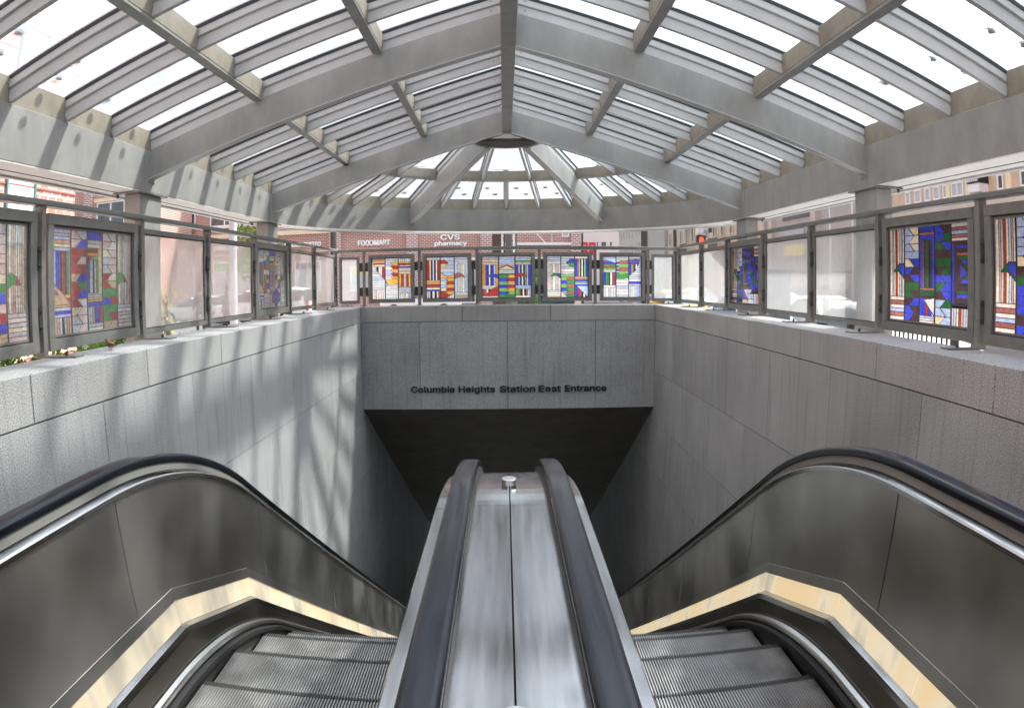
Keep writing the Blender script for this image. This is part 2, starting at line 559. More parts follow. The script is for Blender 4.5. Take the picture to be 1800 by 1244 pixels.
def text(s, size, loc, mat, name, parent, rot=(pi / 2, 0, 0), depth=0.01, bold=0.0, align='LEFT', width=None, extra=0.0):
    cu = bpy.data.curves.new('t', 'FONT')
    cu.body = s; cu.size = size; cu.extrude = depth; cu.offset = 0.0
    cu.align_x = align
    if FONT:
        cu.font = FONT
    cu.space_character = 1.0 + extra
    cu.resolution_u = 3
    to = bpy.data.objects.new('t', cu)
    scn.collection.objects.link(to)
    bpy.context.view_layer.update()
    me = bpy.data.meshes.new_from_object(to.evaluated_get(bpy.context.evaluated_depsgraph_get()))
    bpy.data.objects.remove(to)
    if width:
        xs = [v.co.x for v in me.vertices]
        k = width / (max(xs) - min(xs)); x0 = min(xs)
        for v in me.vertices:
            v.co.x = (v.co.x - x0) * k
    if bold:      # heavier strokes: the same glyphs repeated a hair to the side
        vs = [tuple(v.co) for v in me.vertices]; fs = [tuple(p.vertices) for p in me.polygons]
        V_, F_ = [], []
        d_ = bold * size
        for i, (dx, dy) in enumerate(((0, 0), (d_, 0), (-d_, 0), (0, d_ * 0.7), (0, -d_ * 0.7))):
            b_ = len(V_)
            V_ += [(x + dx, y + dy, z + i * 0.0012) for x, y, z in vs]
            F_ += [tuple(b_ + q for q in f) for f in fs]
        me = bpy.data.meshes.new(name); me.from_pydata(V_, [], F_); me.update()
    me.materials.clear(); me.materials.append(mat)
    me.name = name
    ob = bpy.data.objects.new(name, me)
    scn.collection.objects.link(ob)
    off = Vector(parent['_o']) if parent is not None else Vector((0, 0, 0))
    ob.location = Vector(loc) - off
    ob.rotation_euler = rot
    if parent is not None:
        ob.parent = parent
    return ob


# ================================================================== THE STAIRWELL WALLS
WL, WR, YE = -2.86, 2.994, 13.73
ZT, ZB, ZC, ZO = -0.447, -0.754, -1.771, -2.494
BXL, BXR = -3.46, 3.60           # outer edge of the coping / line of the railing
YN = -5.0
XC = 0.055
g = 0.004


def side_wall(side, label):
    x = WL if side < 0 else WR
    w = thing('granite_wall', label, 'wall', (x, 4, ZB))
    s = side
    bx = BXL if s < 0 else BXR
    # coping stones
    js = [YN] + [3.44 + 1.59 * k for k in range(-4, 7)] + [YE]
    js = sorted(j for j in js if j <= YE)
    for a, b in zip(js[:-1], js[1:]):
        mb = MB()
        xa, xb = sorted((x, bx))
        mb.box(xa, xb, a + g, b - g, ZB + g, ZT, COPE)
        mb.build('coping_stone', w, bevel=0.006)
    # panels
    z1 = ZB
    row = 0
    while z1 > -13:
        z0 = z1 - 1.017
        off = 5.89 if row % 2 == 0 else 5.09
        ys = [YN] + [off + 1.59 * k for k in range(-6, 18)]
        if row < 1:
            ys = [q for q in ys if q < YE - 0.3] + [YE]
        for a, b in zip(ys[:-1], ys[1:]):
            ztop_a = -1.61 - max(0, (a - 2.6)) * 0.6 - 1.2
            if b <= a or z1 < -1.8 - max(0, b - 2.6) * 0.66 - 1.6 or z0 > -1.2 - max(0, a - YE) * 0.55 and a > YE:
                continue
            mb = MB()
            xa, xb = sorted((x, x + s * 0.05))
            if a >= YE - 0.01 or b > YE + 0.5:
                pass
            mb.box(xa, xb, a + g, b - g, z0 + g, z1 - g, GRAN)
            mb.build('granite_panel', w)
        z1 = z0; row += 1
    mb = MB()
    xa, xb = sorted((x + s * 0.03, x + s * 0.36))
    mb.box(xa, xb, YN, YE + 0.2, -13.5, ZB - 0.01, MORT)
    mb.box(xa, xb, YE + 0.2, 33, -16, -1.9, MORT)
    mb.build('wall_core', w)
    return w


side_wall(-1, 'sunlit grey granite wall left of the escalators, under the left railing')
side_wall(1, 'shaded grey granite wall right of the escalators, under the right railing')

w = thing('granite_wall', 'grey granite end wall over the tunnel mouth, carrying the station name letters', 'wall', (XC, YE, ZB))
xs = [WL, -0.83, 0.90, WR]
for a, b in zip(xs[:-1], xs[1:]):
    mb = MB(); mb.box(a + g, b - g, YE, YE + 0.6, ZB + g, ZT, COPE); mb.build('coping_stone', w, bevel=0.006)
for a, b in ((BXL, WL), (WR, BXR)):
    mb = MB(); mb.box(a, b - g, YE + g, YE + 0.6, ZB + g, ZT, COPE); mb.build('coping_stone', w, bevel=0.006)
xs = [WL, -1.68, 0.055, 1.79, WR]
for a, b in zip(xs[:-1], xs[1:]):
    mb = MB(); mb.box(a + g, b - g, YE + 0.002, YE + 0.06, ZO, ZB - g, GRAN); mb.build('granite_panel', w)
mb = MB(); mb.box(WL + 0.001, WR - 0.001, YE + 0.04, YE + 0.5, ZO + 0.012, ZB - 0.004, MORT); mb.build('wall_core', w)
# sloping soffit of the tunnel
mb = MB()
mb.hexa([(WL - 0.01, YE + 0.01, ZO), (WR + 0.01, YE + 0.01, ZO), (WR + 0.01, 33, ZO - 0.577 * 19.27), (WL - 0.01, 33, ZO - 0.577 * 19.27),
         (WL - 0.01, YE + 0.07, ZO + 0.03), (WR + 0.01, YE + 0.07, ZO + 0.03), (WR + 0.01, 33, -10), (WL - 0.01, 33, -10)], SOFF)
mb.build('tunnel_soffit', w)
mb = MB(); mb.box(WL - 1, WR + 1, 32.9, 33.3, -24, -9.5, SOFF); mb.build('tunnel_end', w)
t = thing('station_name_letters', 'black raised letters reading Columbia Heights Station East Entrance on the end wall', 'sign', (XC, YE, -2.15))
for wd, pa, pb in (("Columbia", 723, 799), ("Heights", 807, 870), ("Station", 879, 940), ("East", 947, 985), ("Entrance", 993, 1066)):
    text(wd, 0.235, (-1.868 + (pa - 723) * 0.01131, YE - 0.012, -2.152), pbr('letter_black', (0.02, 0.02, 0.022), 0.4), 'lettering', t, depth=0.012, bold=0.026, width=(pb - pa) * 0.01131)

# ================================================================== CANOPY
AL, AR = -3.75, 3.86            # inner faces of the eaves beam
YR = [2.51, 6.73, 10.95]        # rafters
Y0 = -0.866                     # near end of the roof as built
BAY = 0.844
CR = 3.80                       # radius of the round end (inner face of beam)
YC = 10.75
def zb(r): return 2.385 - 0.307 * abs(r)       # rafter soffit
def zr(r): return 2.755 - 0.322 * abs(r)       # rafter top
def zg(r): return zr(r) + 0.225                # glass
can = thing('glass_canopy', 'pitched steel and glass canopy with a round hipped end over the escalators', 'canopy', (XC, 6.7, -1.6))
ZRB, ZRT = 1.068, 1.515
# eaves beam : box beam, straight sides and half ring
for s, X in ((-1, AL), (1, AR)):
    mb = MB()
    xa, xb = sorted((X, X + s * 0.10)); mb.box(xa, xb, Y0 - 4, YC, ZRB, ZRT, PAINT)
    mb.build('eaves_beam', can, bevel=0.004)
    mb = MB()
    xa, xb = sorted((X + s * 0.004, X + s * 0.42)); mb.box(xa, xb, Y0 - 4, YC, ZRB - 0.012, ZRB + 0.02, CREAM)
    xa, xb = sorted((X + s * 0.24, X + s * 0.255)); mb.box(xa, xb, Y0 - 4, YC, ZRB - 0.016, ZRB - 0.006, GASK)
    xa, xb = sorted((X + s * 0.40, X + s * 0.46)); mb.box(xa, xb, Y0 - 4, YC, ZRB - 0.03, ZRT + 0.06, PAINTL)
    mb.build('eaves_soffit', can)
    mb = MB()
    xa, xb = sorted((X + s * 0.02, X + s * 0.06)); mb.box(xa, xb, Y0 - 4, YC, ZRT, zg(3.8) - 0.02, BEIGE)
    mb.build('eaves_flashing', can)


def arc(r, z, n=48, a0=0.0, a1=pi, yc=YC, sx=1.0):
    return [(XC + r * sx * cos(a0 + (a1 - a0) * i / n), yc + r * sin(a0 + (a1 - a0) * i / n), z) for i in range(n + 1)]


def ringband(r0, r1, z0, z1, mat, n=48, a0=0.0, a1=pi):
    rs = []
    for i in range(n + 1):
        a = a0 + (a1 - a0) * i / n
        c, s = cos(a), sin(a)
        rs.append([(XC + r0 * c, YC + r0 * s, z0), (XC + r1 * c, YC + r1 * s, z0), (XC + r1 * c, YC + r1 * s, z1), (XC + r0 * c, YC + r0 * s, z1)])
    return rs


mb = MB(); mb.rings(ringband(CR, CR + 0.10, ZRB, ZRT, PAINT), PAINT); mb.build('curved_eaves_beam', can, smooth=True)
mb = MB(); mb.rings(ringband(CR + 0.004, CR + 0.42, ZRB - 0.012, ZRB + 0.02, CREAM), CREAM)
mb.rings(ringband(CR + 0.40, CR + 0.46, ZRB - 0.03, ZRT + 0.06, PAINTL), PAINTL)
mb.rings(ringband(CR + 0.24, CR + 0.255, ZRB - 0.016, ZRB - 0.006, GASK), GASK)
mb.build('curved_soffit', can)
mb = MB(); mb.rings(ringband(CR + 0.02, CR + 0.06, ZRT, zg(3.8) - 0.02, BEIGE), BEIGE); mb.build('curved_flashing', can)

# main rafters
for yr in YR:
    for s in (-1, 1):
        mb = MB()
        X = (AL if s < 0 else AR)
        d = abs(X - XC)
        x0 = XC + s * 0.07
        poly = [(x0, yr - 0.05, zb(0.07)), (X, yr - 0.05, zb(d)), (X, yr - 0.05, zr(d)), (x0, yr - 0.05, zr(0.07))]
        mb.prism(poly, (0, 0.10, 0), PAINT)
        # lower flange
        u = 0.012
        poly = [(x0, yr - 0.062, zb(0.07) - u), (X, yr - 0.062, zb(d) - u), (X, yr - 0.062, zb(d)), (x0, yr - 0.062, zb(0.07))]
        mb.prism(poly, (0, 0.124, 0), PAINTL)
        # end plate at the eaves beam
        xa, xb = sorted((X, X - s * 0.012)); mb.box(xa, xb, yr - 0.075, yr + 0.075, zb(d) - 0.05, ZRT - 0.01, PAINT)
        mb.build('rafter', can, bevel=0.003)

# ridge beam
mb = MB()
mb.box(XC - 0.075, XC + 0.075, Y0 - 4, YC + 0.26, 2.372, 2.93, PAINT)
mb.build('ridge_beam', can, bevel=0.006)
# purlins
for s in (-1, 1):
    for r in (1.30, 2.55):
        mb = MB()
        x = XC + s * r
        zt = zg(r) - 0.03
        segs = [Y0 - 4] + YR
        for a, b in zip(segs[:-1], segs[1:]):
            mb.box(x - 0.05, x + 0.05, a + 0.05, b - 0.05, zr(r) - 0.012, zt, PAINT)
            # beige thermal break on the upper part of the side that faces the eaves
            xa, xb = sorted((x - s * 0.050, x - s * 0.054)); mb.box(xa, xb, a + 0.06, b - 0.06, zr(r) + 0.012, zt - 0.01, BEIGE)
        mb.build('purlin', can, bevel=0.003)


def glazing_bar(mb, p_in, p_out, side):
    """p_in, p_out: points on the bar's underside; stepped aluminium section"""
    pi_, po = Vector(p_in), Vector(p_out)
    z = Vector((0, 0, 1))
    mb.bar(pi_ + z * 0.055, po + z * 0.055, 0.048, 0.11, PAINTL)
    mb.bar(pi_ + z * 0.150, po + z * 0.150, 0.075, 0.080, PAINTL)
    mb.bar(pi_ + z * 0.116, po + z * 0.116, 0.090, 0.008, PAINT)
    mb.bar(pi_ + z * 0.206, po + z * 0.206, 0.092, 0.030, GASK)
    mb.bar(pi_ + z * 0.250, po + z * 0.250, 0.07, 0.018, PAINTL)
    # screws near the inner end
    d = (po - pi_).normalized()
    for k in (0.10,):
        for sg in (-1, 1):
            q = pi_ + d * k + z * 0.165
            n_ = d.cross(z).normalized() * sg
            mb.tube(q + n_ * 0.036, q + n_ * 0.041, 0.008, 0.006, RAILD, 6)
            q = pi_ + d * k + z * 0.06
            mb.tube(q + n_ * 0.023, q + n_ * 0.028, 0.008, 0.006, RAILD, 6)


nb = int(round((YR[-1] - Y0) / BAY))
bars = [Y0 + BAY * k for k in range(nb + 1)]
for s in (-1, 1):
    X = (AL if s < 0 else AR) + s * 0.02
    d = abs(X - XC)
    for y in bars:
        mb = MB()
        glazing_bar(mb, (XC + s * 0.075, y, zr(0.075)), (X, y, zr(d)), s)
        mb.build('glazing_bar', can)
# roof panes (three rows a side) with their snow guards
def guard(mb, x, y, z, dirv):
    """little half-round metal snow guard standing on the pane, flat face downhill"""
    dv = Vector(dirv).normalized(); sd = Vector((-dv.y, dv.x, 0)); r = 0.043
    pts = []
    for i in range(9):
        a = pi * i / 8
        pts.append(Vector((x, y, z)) + sd * (r * cos(a)) + dv * (r * 0.9 * sin(a)))
    mb.prism([tuple(p) for p in pts], (0, 0, 0.030), BLACK)
    mb.prism([tuple(Vector((x, y, z + 0.03)) + sd * (q * 0.05) - dv * w_) for q, w_ in ((-1, 0.0), (1, 0.0), (0.8, 0.05), (-0.8, 0.05))], (0, 0, 0.008), WHITE)


for s in (-1, 1):
    E = abs((AL if s < 0 else AR) - XC) + 0.08
    for row, (ra, rb) in enumerate(((0.07, 1.30), (1.30, 2.55), (2.55, E))):
        for k in range(nb):
            y0_, y1_ = bars[k] + 0.034, bars[k + 1] - 0.034
            mb = MB()
            p = []
            for dz in (0, 0.018):
                p += [(XC + s * ra, y0_, zg(ra) + dz), (XC + s * rb, y0_, zg(rb) + dz), (XC + s * rb, y1_, zg(rb) + dz), (XC + s * ra, y1_, zg(ra) + dz)]
            mb.face([p[i] for i in (0, 1, 2, 3)], ROOFG)
            mb.hexa([(XC + s * ra, y0_, zg(ra) - 0.003), (XC + s * rb, y0_, zg(rb) - 0.003), (XC + s * rb, y0_ + 0.007, zg(rb) - 0.003), (XC + s * ra, y0_ + 0.007, zg(ra) - 0.003),
                     (XC + s * ra, y0_, zg(ra) + 0.006), (XC + s * rb, y0_, zg(rb) + 0.006), (XC + s * rb, y0_ + 0.007, zg(rb) + 0.006), (XC + s * ra, y0_ + 0.007, zg(ra) + 0.006)], GEDGE)
            mb.hexa([(XC + s * ra, y1_ - 0.007, zg(ra) - 0.003), (XC + s * rb, y1_ - 0.007, zg(rb) - 0.003), (XC + s * rb, y1_, zg(rb) - 0.003), (XC + s * ra, y1_, zg(ra) - 0.003),
                     (XC + s * ra, y1_ - 0.007, zg(ra) + 0.006), (XC + s * rb, y1_ - 0.007, zg(rb) + 0.006), (XC + s * rb, y1_, zg(rb) + 0.006), (XC + s * ra, y1_, zg(ra) + 0.006)], GEDGE)
            pane = mb.build('roof_pane', can)
            if row == 2:
                for rr, yy in (((3.43, 0.46), (3.68, 0.57)) if s < 0 else ((3.43, 0.57), (3.68, 0.44))):
                    gm = MB()
                    guard(gm, XC + s * rr, y0_ + yy * (y1_ - y0_) * 1.0, zg(rr) + 0.012, (s, 0, 0))
                    gm.build('snow_guard', pane)
# side flashings over the purlin/eaves near-roof closure, round end
def pol(r, deg, z):
    a = R(90 - deg)
    return (XC + r * cos(a), YC + r * sin(a), z)


HIPS = (-30, 30)
for h in HIPS:
    mb = MB()
    a = R(90 - h)
    d = Vector((cos(a), sin(a), 0)); n_ = Vector((-sin(a), cos(a), 0))
    p0 = Vector((XC, YC, 0)) + d * 0.62; p1 = Vector((XC, YC, 0)) + d * CR
    for w_, lo, hi, mt in ((0.10, 0, 0, PAINT), (0.124, -0.012, None, PAINTL)):
        q = []
        for pt, r in ((p0, 0.62), (p1, CR)):
            z0_ = zb(r) + (lo or 0); z1_ = zr(r) if hi is not None else zb(r)
            q.append((pt, z0_, z1_))
        (pa, a0, a1), (pb, b0, b1) = q
        nn = n_ * (w_ / 2)
        mb.hexa([(*(pa - nn).xy, a0), (*(pa + nn).xy, a0), (*(pb + nn).xy, b0), (*(pb - nn).xy, b0),
                 (*(pa - nn).xy, a1), (*(pa + nn).xy, a1), (*(pb + nn).xy, b1), (*(pb - nn).xy, b1)], mt)
    mb.build('hip_rafter', can, bevel=0.003)
    mb = MB(); glazing_bar(mb, pol(0.66, h, zr(0.66)), pol(CR + 0.04, h, zr(CR + 0.04)), 1); mb.build('glazing_bar', can)
for c in (-60, 0, 60):
    for dg in (-20, -10, 0, 10, 20):
        r0 = 0.68 if abs(dg) == 10 else 2.58
        mb = MB(); glazing_bar(mb, pol(r0, c + dg, zr(r0)), pol(CR + 0.04, c + dg, zr(CR + 0.04)), 1); mb.build('glazing_bar', can)
    mb = MB()
    a0, a1 = R(90 - c - 29.0), R(90 - c + 29.0)
    mb.rings(ringband(2.515, 2.585, zr(2.55) - 0.012, zg(2.55) - 0.03, PAINT, 18, a0, a1), PAINT)
    mb.rings(ringband(2.508, 2.515, zr(2.55) + 0.02, zg(2.55) - 0.04, BEIGE, 18, a0, a1), BEIGE)
    mb.build('curved_purlin', can)
# panes of the round end
for k in range(18):
    d0, d1 = -90 + 10 * k + 0.45, -90 + 10 * k + 9.55
    mb = MB()
    mb.face([pol(2.56, d0, zg(2.56)), pol(2.56, d1, zg(2.56)), pol(CR + 0.08, d1, zg(CR + 0.08)), pol(CR + 0.08, d0, zg(CR + 0.08))], ROOFG)
    pane = mb.build('roof_pane', can)
    for rr, f in ((3.36, 0.36), (3.64, 0.68)):
        dd = d0 + f * (d1 - d0)
        gm = MB(); x, y, z = pol(rr, dd, zg(rr) + 0.012)
        guard(gm, x, y, z, (x - XC, y - YC, 0)); gm.build('snow_guard', pane)
for c in (-60, 0, 60):
    mb = MB()
    for a, b in ((-29.5, -10.5), (-9.5, 9.5), (10.5, 29.5)):
        for q in range(4):
            d0 = c + a + (b - a) * q / 4; d1 = c + a + (b - a) * (q + 1) / 4
            mb.face([pol(0.6, d0, zg(0.6)), pol(0.6, d1, zg(0.6)), pol(2.54, d1, zg(2.54)), pol(2.54, d0, zg(2.54))], ROOFG)
    mb.build('roof_pane', can)
# crown plate at the end of the ridge
mb = MB()
mb.prism([(p[0], p[1] + 0.2, 2.235) for p in arc(0.52, 0, 24)], (0, 0, 0.05), pbr('crown_brown', (0.055, 0.045, 0.035), 0.7))
mb.rings([[(x, y + 0.2, z) for x, y, z in q] for q in ringband(0.52, 0.56, 2.222, 2.56, PAINT, 24)], PAINTL)
mb.build('crown_plate', can, smooth=False)

# columns
for s, X in ((-1, AL), (1, AR)):
    for yr in YR:
        mb = MB()
        xa, xb = sorted((X + s * 0.0, X + s * 0.20))
        mb.box(xa, xb, yr - 0.25, yr + 0.25, -1.6, ZRB - 0.035, PAINT)
        ob = mb.build('column', can, bevel=0.006)
        mb = MB()
        xa, xb = sorted((X - s * 0.04, X + s * 0.30)); mb.box(xa, xb, yr - 0.34, yr + 0.34, ZRB - 0.034, ZRB - 0.016, RAILM)
        for dy in (-0.3, 0.3):
            mb.tube((X + s * 0.26, yr + dy, ZRB - 0.07), (X + s * 0.26, yr + dy, ZRB - 0.03), 0.012, 0.018, RAILD, 8)
        mb.build('cap_plate', ob)

# ================================================================== RAILINGS
LC = dict(b=(0.05, 0.07, 0.62), B=(0.46, 0.56, 0.82), r=(0.45, 0.045, 0.03), o=(0.82, 0.42, 0.08), g=(0.06, 0.30, 0.07), c=(0.84, 0.72, 0.48),
          w=(0.86, 0.84, 0.80), p=(0.74, 0.56, 0.52), n=(0.075, 0.04, 0.045), D=(0.025, 0.13, 0.045), t=(0.60, 0.44, 0.27), G=(0.55, 0.58, 0.60), k=(0.03, 0.03, 0.04), m=(0.38, 0.14, 0.12),
          L=(0.22, 0.48, 0.12), N=(0.03, 0.05, 0.22), Y=(0.86, 0.80, 0.55), P=(0.82, 0.72, 0.66))


class Paint:
    def __init__(s, W, H):
        s.W, s.H = W, H
        s.c = np.zeros((H, W, 3)); s.id = np.zeros((H, W), int); s.n = 0
        s.yy, s.xx = np.mgrid[0:H, 0:W]
        s.xx = (s.xx + 0.5) / W; s.yy = (s.yy + 0.5) / H
        s.rnd = random.Random(3)

    def put(s, mask, ch):
        s.n += 1
        f = 0.88 + 0.24 * s.rnd.random()
        s.c[mask] = np.clip(np.array(LC[ch]) * f, 0, 1); s.id[mask] = s.n

    def rect(s, x0, y0, x1, y1, ch):
        s.put((s.xx >= x0) & (s.xx < x1) & (s.yy >= y0) & (s.yy < y1), ch)

    def hs(s, x0, y0, x1, y1, st):
        n = len(st)
        for i, ch in enumerate(st):
            s.rect(x0, y0 + (y1 - y0) * i / n, x1, y0 + (y1 - y0) * (i + 1) / n, ch)

    def vs(s, x0, y0, x1, y1, st):
        n = len(st)
        for i, ch in enumerate(st):
            s.rect(x0 + (x1 - x0) * i / n, y0, x0 + (x1 - x0) * (i + 1) / n, y1, ch)

    def inside(s, pts):
        m_ = np.zeros(s.xx.shape, bool)
        n = len(pts)
        for i in range(n):
            (xa, ya), (xb, yb) = pts[i], pts[(i + 1) % n]
            if ya == yb:
                continue
            cnd = ((ya > s.yy) != (yb > s.yy)) & (s.xx < (xb - xa) * (s.yy - ya) / (yb - ya) + xa)
            m_ ^= cnd
        return m_

    def poly(s, pts, ch):
        s.put(s.inside(pts), ch)

    def clip(s, pts, fn):
        """draw with fn only inside pts"""
        c0, i0 = s.c.copy(), s.id.copy()
        fn()
        m_ = ~s.inside(pts)
        s.c[m_] = c0[m_]; s.id[m_] = i0[m_]

    def hexcol(s, x0, y0, x1, y1, left, right, depth=0.35):
        """column of interlocking trapezoid pieces"""
        n = len(left); w_ = x1 - x0; h = (y1 - y0) / n
        for i in range(n):
            ya, yb = y0 + i * h, y0 + (i + 1) * h
            d = depth * w_ * 0.5
            mid = (x0 + x1) / 2
            xa, xb = (mid - d, mid + d) if i % 2 == 0 else (mid + d, mid - d)
            s.poly([(x0, ya), (xa, ya), (xb, yb), (x0, yb)], left[i])
            s.poly([(xa, ya), (x1, ya), (x1, yb), (xb, yb)], right[i])

    def leads(s, extra=()):
        e = np.zeros(s.id.shape, bool)
        e[:, 1:] |= s.id[:, 1:] != s.id[:, :-1]
        e[1:, :] |= s.id[1:, :] != s.id[:-1, :]
        return e

    def mesh(s, parent, org, ux, uz, w_, h_, name, label=None, mat=None):
        mat = mat or STAIN
        """org: top-left corner, ux: unit vector rightwards, uz: down"""
        e = s.leads()
        ux, uz, org = Vector(ux), Vector(uz), Vector(org)
        col = s.c.copy()
        col[e] = (0.16, 0.16, 0.155) if mat is STAINL else (0.055, 0.05, 0.05)
        if mat is STAINL:
            col = (col * np.array((0.80, 0.92, 1.0)) * 0.84 + np.array((0.26, 0.27, 0.28)) * 0.16) * 0.85  # greyed as if sunlit behind a front layer, mixed into the colour
        gm = MB(); gc = []
        dx, dy = w_ / s.W, h_ / s.H
        # greedy rectangles of equal colour
        done = np.zeros(s.id.shape, bool)
        key = (s.id * 2 + e)
        for j in range(s.H):
            i = 0
            while i < s.W:
                if done[j, i]:
                    i += 1; continue
                k = i
                while k < s.W and not done[j, k] and key[j, k] == key[j, i]:
                    k += 1
                l = j + 1
                while l < s.H and (key[l, i:k] == key[j, i]).all() and not done[l, i:k].any():
                    l += 1
                done[j:l, i:k] = True
                a = org + ux * (i * dx) + uz * (j * dy); b = org + ux * (k * dx) + uz * (j * dy)
                c = org + ux * (k * dx) + uz * (l * dy); d = org + ux * (i * dx) + uz * (l * dy)
                gm.face([a, d, c, b], mat); gc.append(col[j, i])
                i = k
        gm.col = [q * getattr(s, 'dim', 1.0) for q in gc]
        return gm.build(name, parent, label=label)


def end_design(k):
    P = Paint(120, 120)
    t1, t2 = 1 / 3, 2 / 3
    if k == 0:
        P.hs(0, 0, t1, 0.75, 'BGBGPGGPGBGPGG'); P.vs(0, 0.75, t1, 1, 'pGpGpG')
        P.clip([(0, 0.02), (t1, 0.02), (t1, 0.52), (0.16, 0.36), (0.06, 0.2)], lambda: (P.hs(0, 0, t1, 0.22, 'BotrYc'), P.vs(0.05, 0.2, t1, 0.55, 'NwNkwBwrrr')))
        P.hs(t1, 0, t2, 1, 'GGBBYBBBPPGBGGGPGGG')
        for i in range(5):
            y = 0.10 + i * 0.085
            P.poly([(0.48, y), (0.56, y), (t2, y), (t2, y + 0.085), (0.56, y + 0.085), (0.50, y + 0.0425)], 'or'[i % 2])
        P.poly([(t1, 0.52), (t2, 0.50), (t2, 0.62), (0.46, 0.66), (0.38, 0.6)], 'o')
        P.poly([(t1, 0.54), (0.40, 0.66), (t1, 0.66)], 'B')
        P.vs(t2, 0, 1, 0.1, 'GtGBGt'); P.hs(t2, 0.1, 1, 0.38, 'oNobcBtc'); P.vs(t2, 0.38, 1, 0.70, 'oormwmroo'); P.hs(t2, 0.70, 1, 0.85, 'GBPG'); P.vs(t2, 0.85, 1, 1, 'BGYGYGB')
    elif k == 1:
        P.hs(0, 0, t1, 0.07, 'G'); P.vs(0, 0.07, t1, 0.56, 'rrcNwNYrr'); P.hs(0, 0.56, t1, 0.82, 'tormYb'); P.vs(0, 0.82, t1, 1, 'pGkwkYr')
        P.hs(t1, 0, t2, 1, 'BGBGBGBGGBB')
        P.poly([(t1, 0.07), (0.44, 0.07), (0.54, 0.15), (t1, 0.16)], 'r'); P.poly([(t1, 0.16), (0.52, 0.16), (0.42, 0.26), (t1, 0.30)], 't')
        P.poly([(t1, 0.36), (0.5, 0.48), (t2, 0.42), (t2, 0.52), (0.5, 0.56), (t1, 0.56)], 'o')
        for i in range(6):
            y = 0.50 + i * 0.08
            P.poly([(t1, y), (0.52, y), (0.46, y + 0.04), (0.52, y + 0.08), (t1, y + 0.08)], 'BYBYrr'[i])
            P.poly([(0.52, y), (t2, y), (t2, y + 0.08), (0.52, y + 0.08), (0.46, y + 0.04)], 'ororor'[i])
        P.poly([(t1, 0.8), (0.42, 0.95), (t1, 1)], 'r'); P.poly([(t2, 0.86), (0.46, 1), (t2, 1)], 'G')
        P.rect(t2, 0, 1, 1, 'B'); P.hs(t2, 0.05, 1, 0.12, 'GP'); P.vs(0.74, 0.16, 0.94, 0.84, 'GYGYG'); P.hs(t2, 0.84, 1, 1, 'GPtG')
        P.poly([(t2, 0.42), (0.75, 0.38), (0.85, 0.40), (0.92, 0.49), (0.80, 0.48), (t2, 0.54)], 'm')
    elif k == 2:
        P.hs(0, 0, t1, 0.2, 'BtYtG'); P.vs(0, 0.2, t1, 0.70, 'oobNwNbBoo'); P.hs(0, 0.7, t1, 0.78, 'YG'); P.vs(0, 0.78, t1, 0.95, 'rmYkwkGr'); P.hs(0, 0.95, t1, 1, 'P')
        P.poly([(t1, 0.70), (0.2, 0.78), (0.04, 0.94), (t1, 0.94)], 'r')
        P.hs(t2, 0, 1, 0.2, 'GBGgtB'); P.vs(t2, 0.2, 1, 0.70, 'bbtNwNLtbb'); P.hs(t2, 0.7, 1, 0.8, 'BG'); P.vs(t2, 0.78, 1, 0.95, 'LLmkwkmBG'); P.hs(t2, 0.95, 1, 1, 'P')
        P.hs(t1, 0, t2, 0.42, 'GBBBtBcGG')
        P.poly([(t1, 0.28), (0.5, 0.2), (t2, 0.28), (0.5, 0.24)], 'r'); P.poly([(t1, 0.32), (0.5, 0.22), (t2, 0.32)], 'c')
        for i in range(7):
            y = 0.44 + i * 0.08
            P.rect(t1, y, 0.5, y + 0.08, 'gbLbLbg'[i]); P.rect(0.5, y, t2, y + 0.08, 'ororoLg'[i])
            P.poly([(0.5, y), (0.55, y + 0.04), (0.5, y + 0.08)], 'gbLbLbg'[i])
        P.poly([(0.10, 0.50), (0.18, 0.42), (t1, 0.43), (t1, 0.54), (0.22, 0.48)], 'b'); P.poly([(0.08, 0.50), (0.16, 0.43), (0.18, 0.47)], 'g')
        P.poly([(0.92, 0.50), (0.84, 0.41), (t2, 0.41), (t2, 0.52), (0.8, 0.48)], 'r')
    elif k == 3:
        P.hs(0, 0, t1, 0.18, 'GBGP'); P.vs(0, 0.18, t1, 0.82, 'pPGYGpp'); P.hs(0, 0.82, t1, 1, 'GPPt')
        P.poly([(0.08, 0.49), (0.16, 0.41), (t1, 0.42), (t1, 0.54), (0.24, 0.47)], 'g'); P.poly([(0.24, 0.42), (t1, 0.42), (t1, 0.5), (0.24, 0.47)], 'b')
        P.hs(t1, 0, t2, 0.5, 'GGGGGPGG')
        P.poly([(0.46, 0.16), (0.56, 0.07), (t2, 0.07), (t2, 0.16)], 'b'); P.poly([(0.46, 0.16), (t2, 0.16), (t2, 0.28), (0.58, 0.26)], 'g')
        P.poly([(t1, 0.42), (0.48, 0.46), (t2, 0.40), (t2, 0.6), (t1, 0.6)], 'L')
        for i in range(6):
            y = 0.50 + i * 0.085
            P.rect(t1, y, 0.5, y + 0.085, 'LbLbLb'[i]); P.poly([(0.45, y + 0.04), (0.52, y), (t2, y), (t2, y + 0.085), (0.52, y + 0.085)], 'mgmgmg'[i])
        P.poly([(t1, 0.83), (t1, 1), (0.5, 1)], 'G')
        P.hs(t2, 0, 1, 0.06, 'P'); P.vs(t2, 0.06, 1, 0.50, 'bbmtkwkLbb'); P.hs(t2, 0.5, 1, 0.72, 'tmbLBb'); P.vs(t2, 0.72, 1, 1, 'bbrmkwrt')
        P.poly([(0.72, 0.72), (1, 0.72), (1, 1)], 'B')
    else:
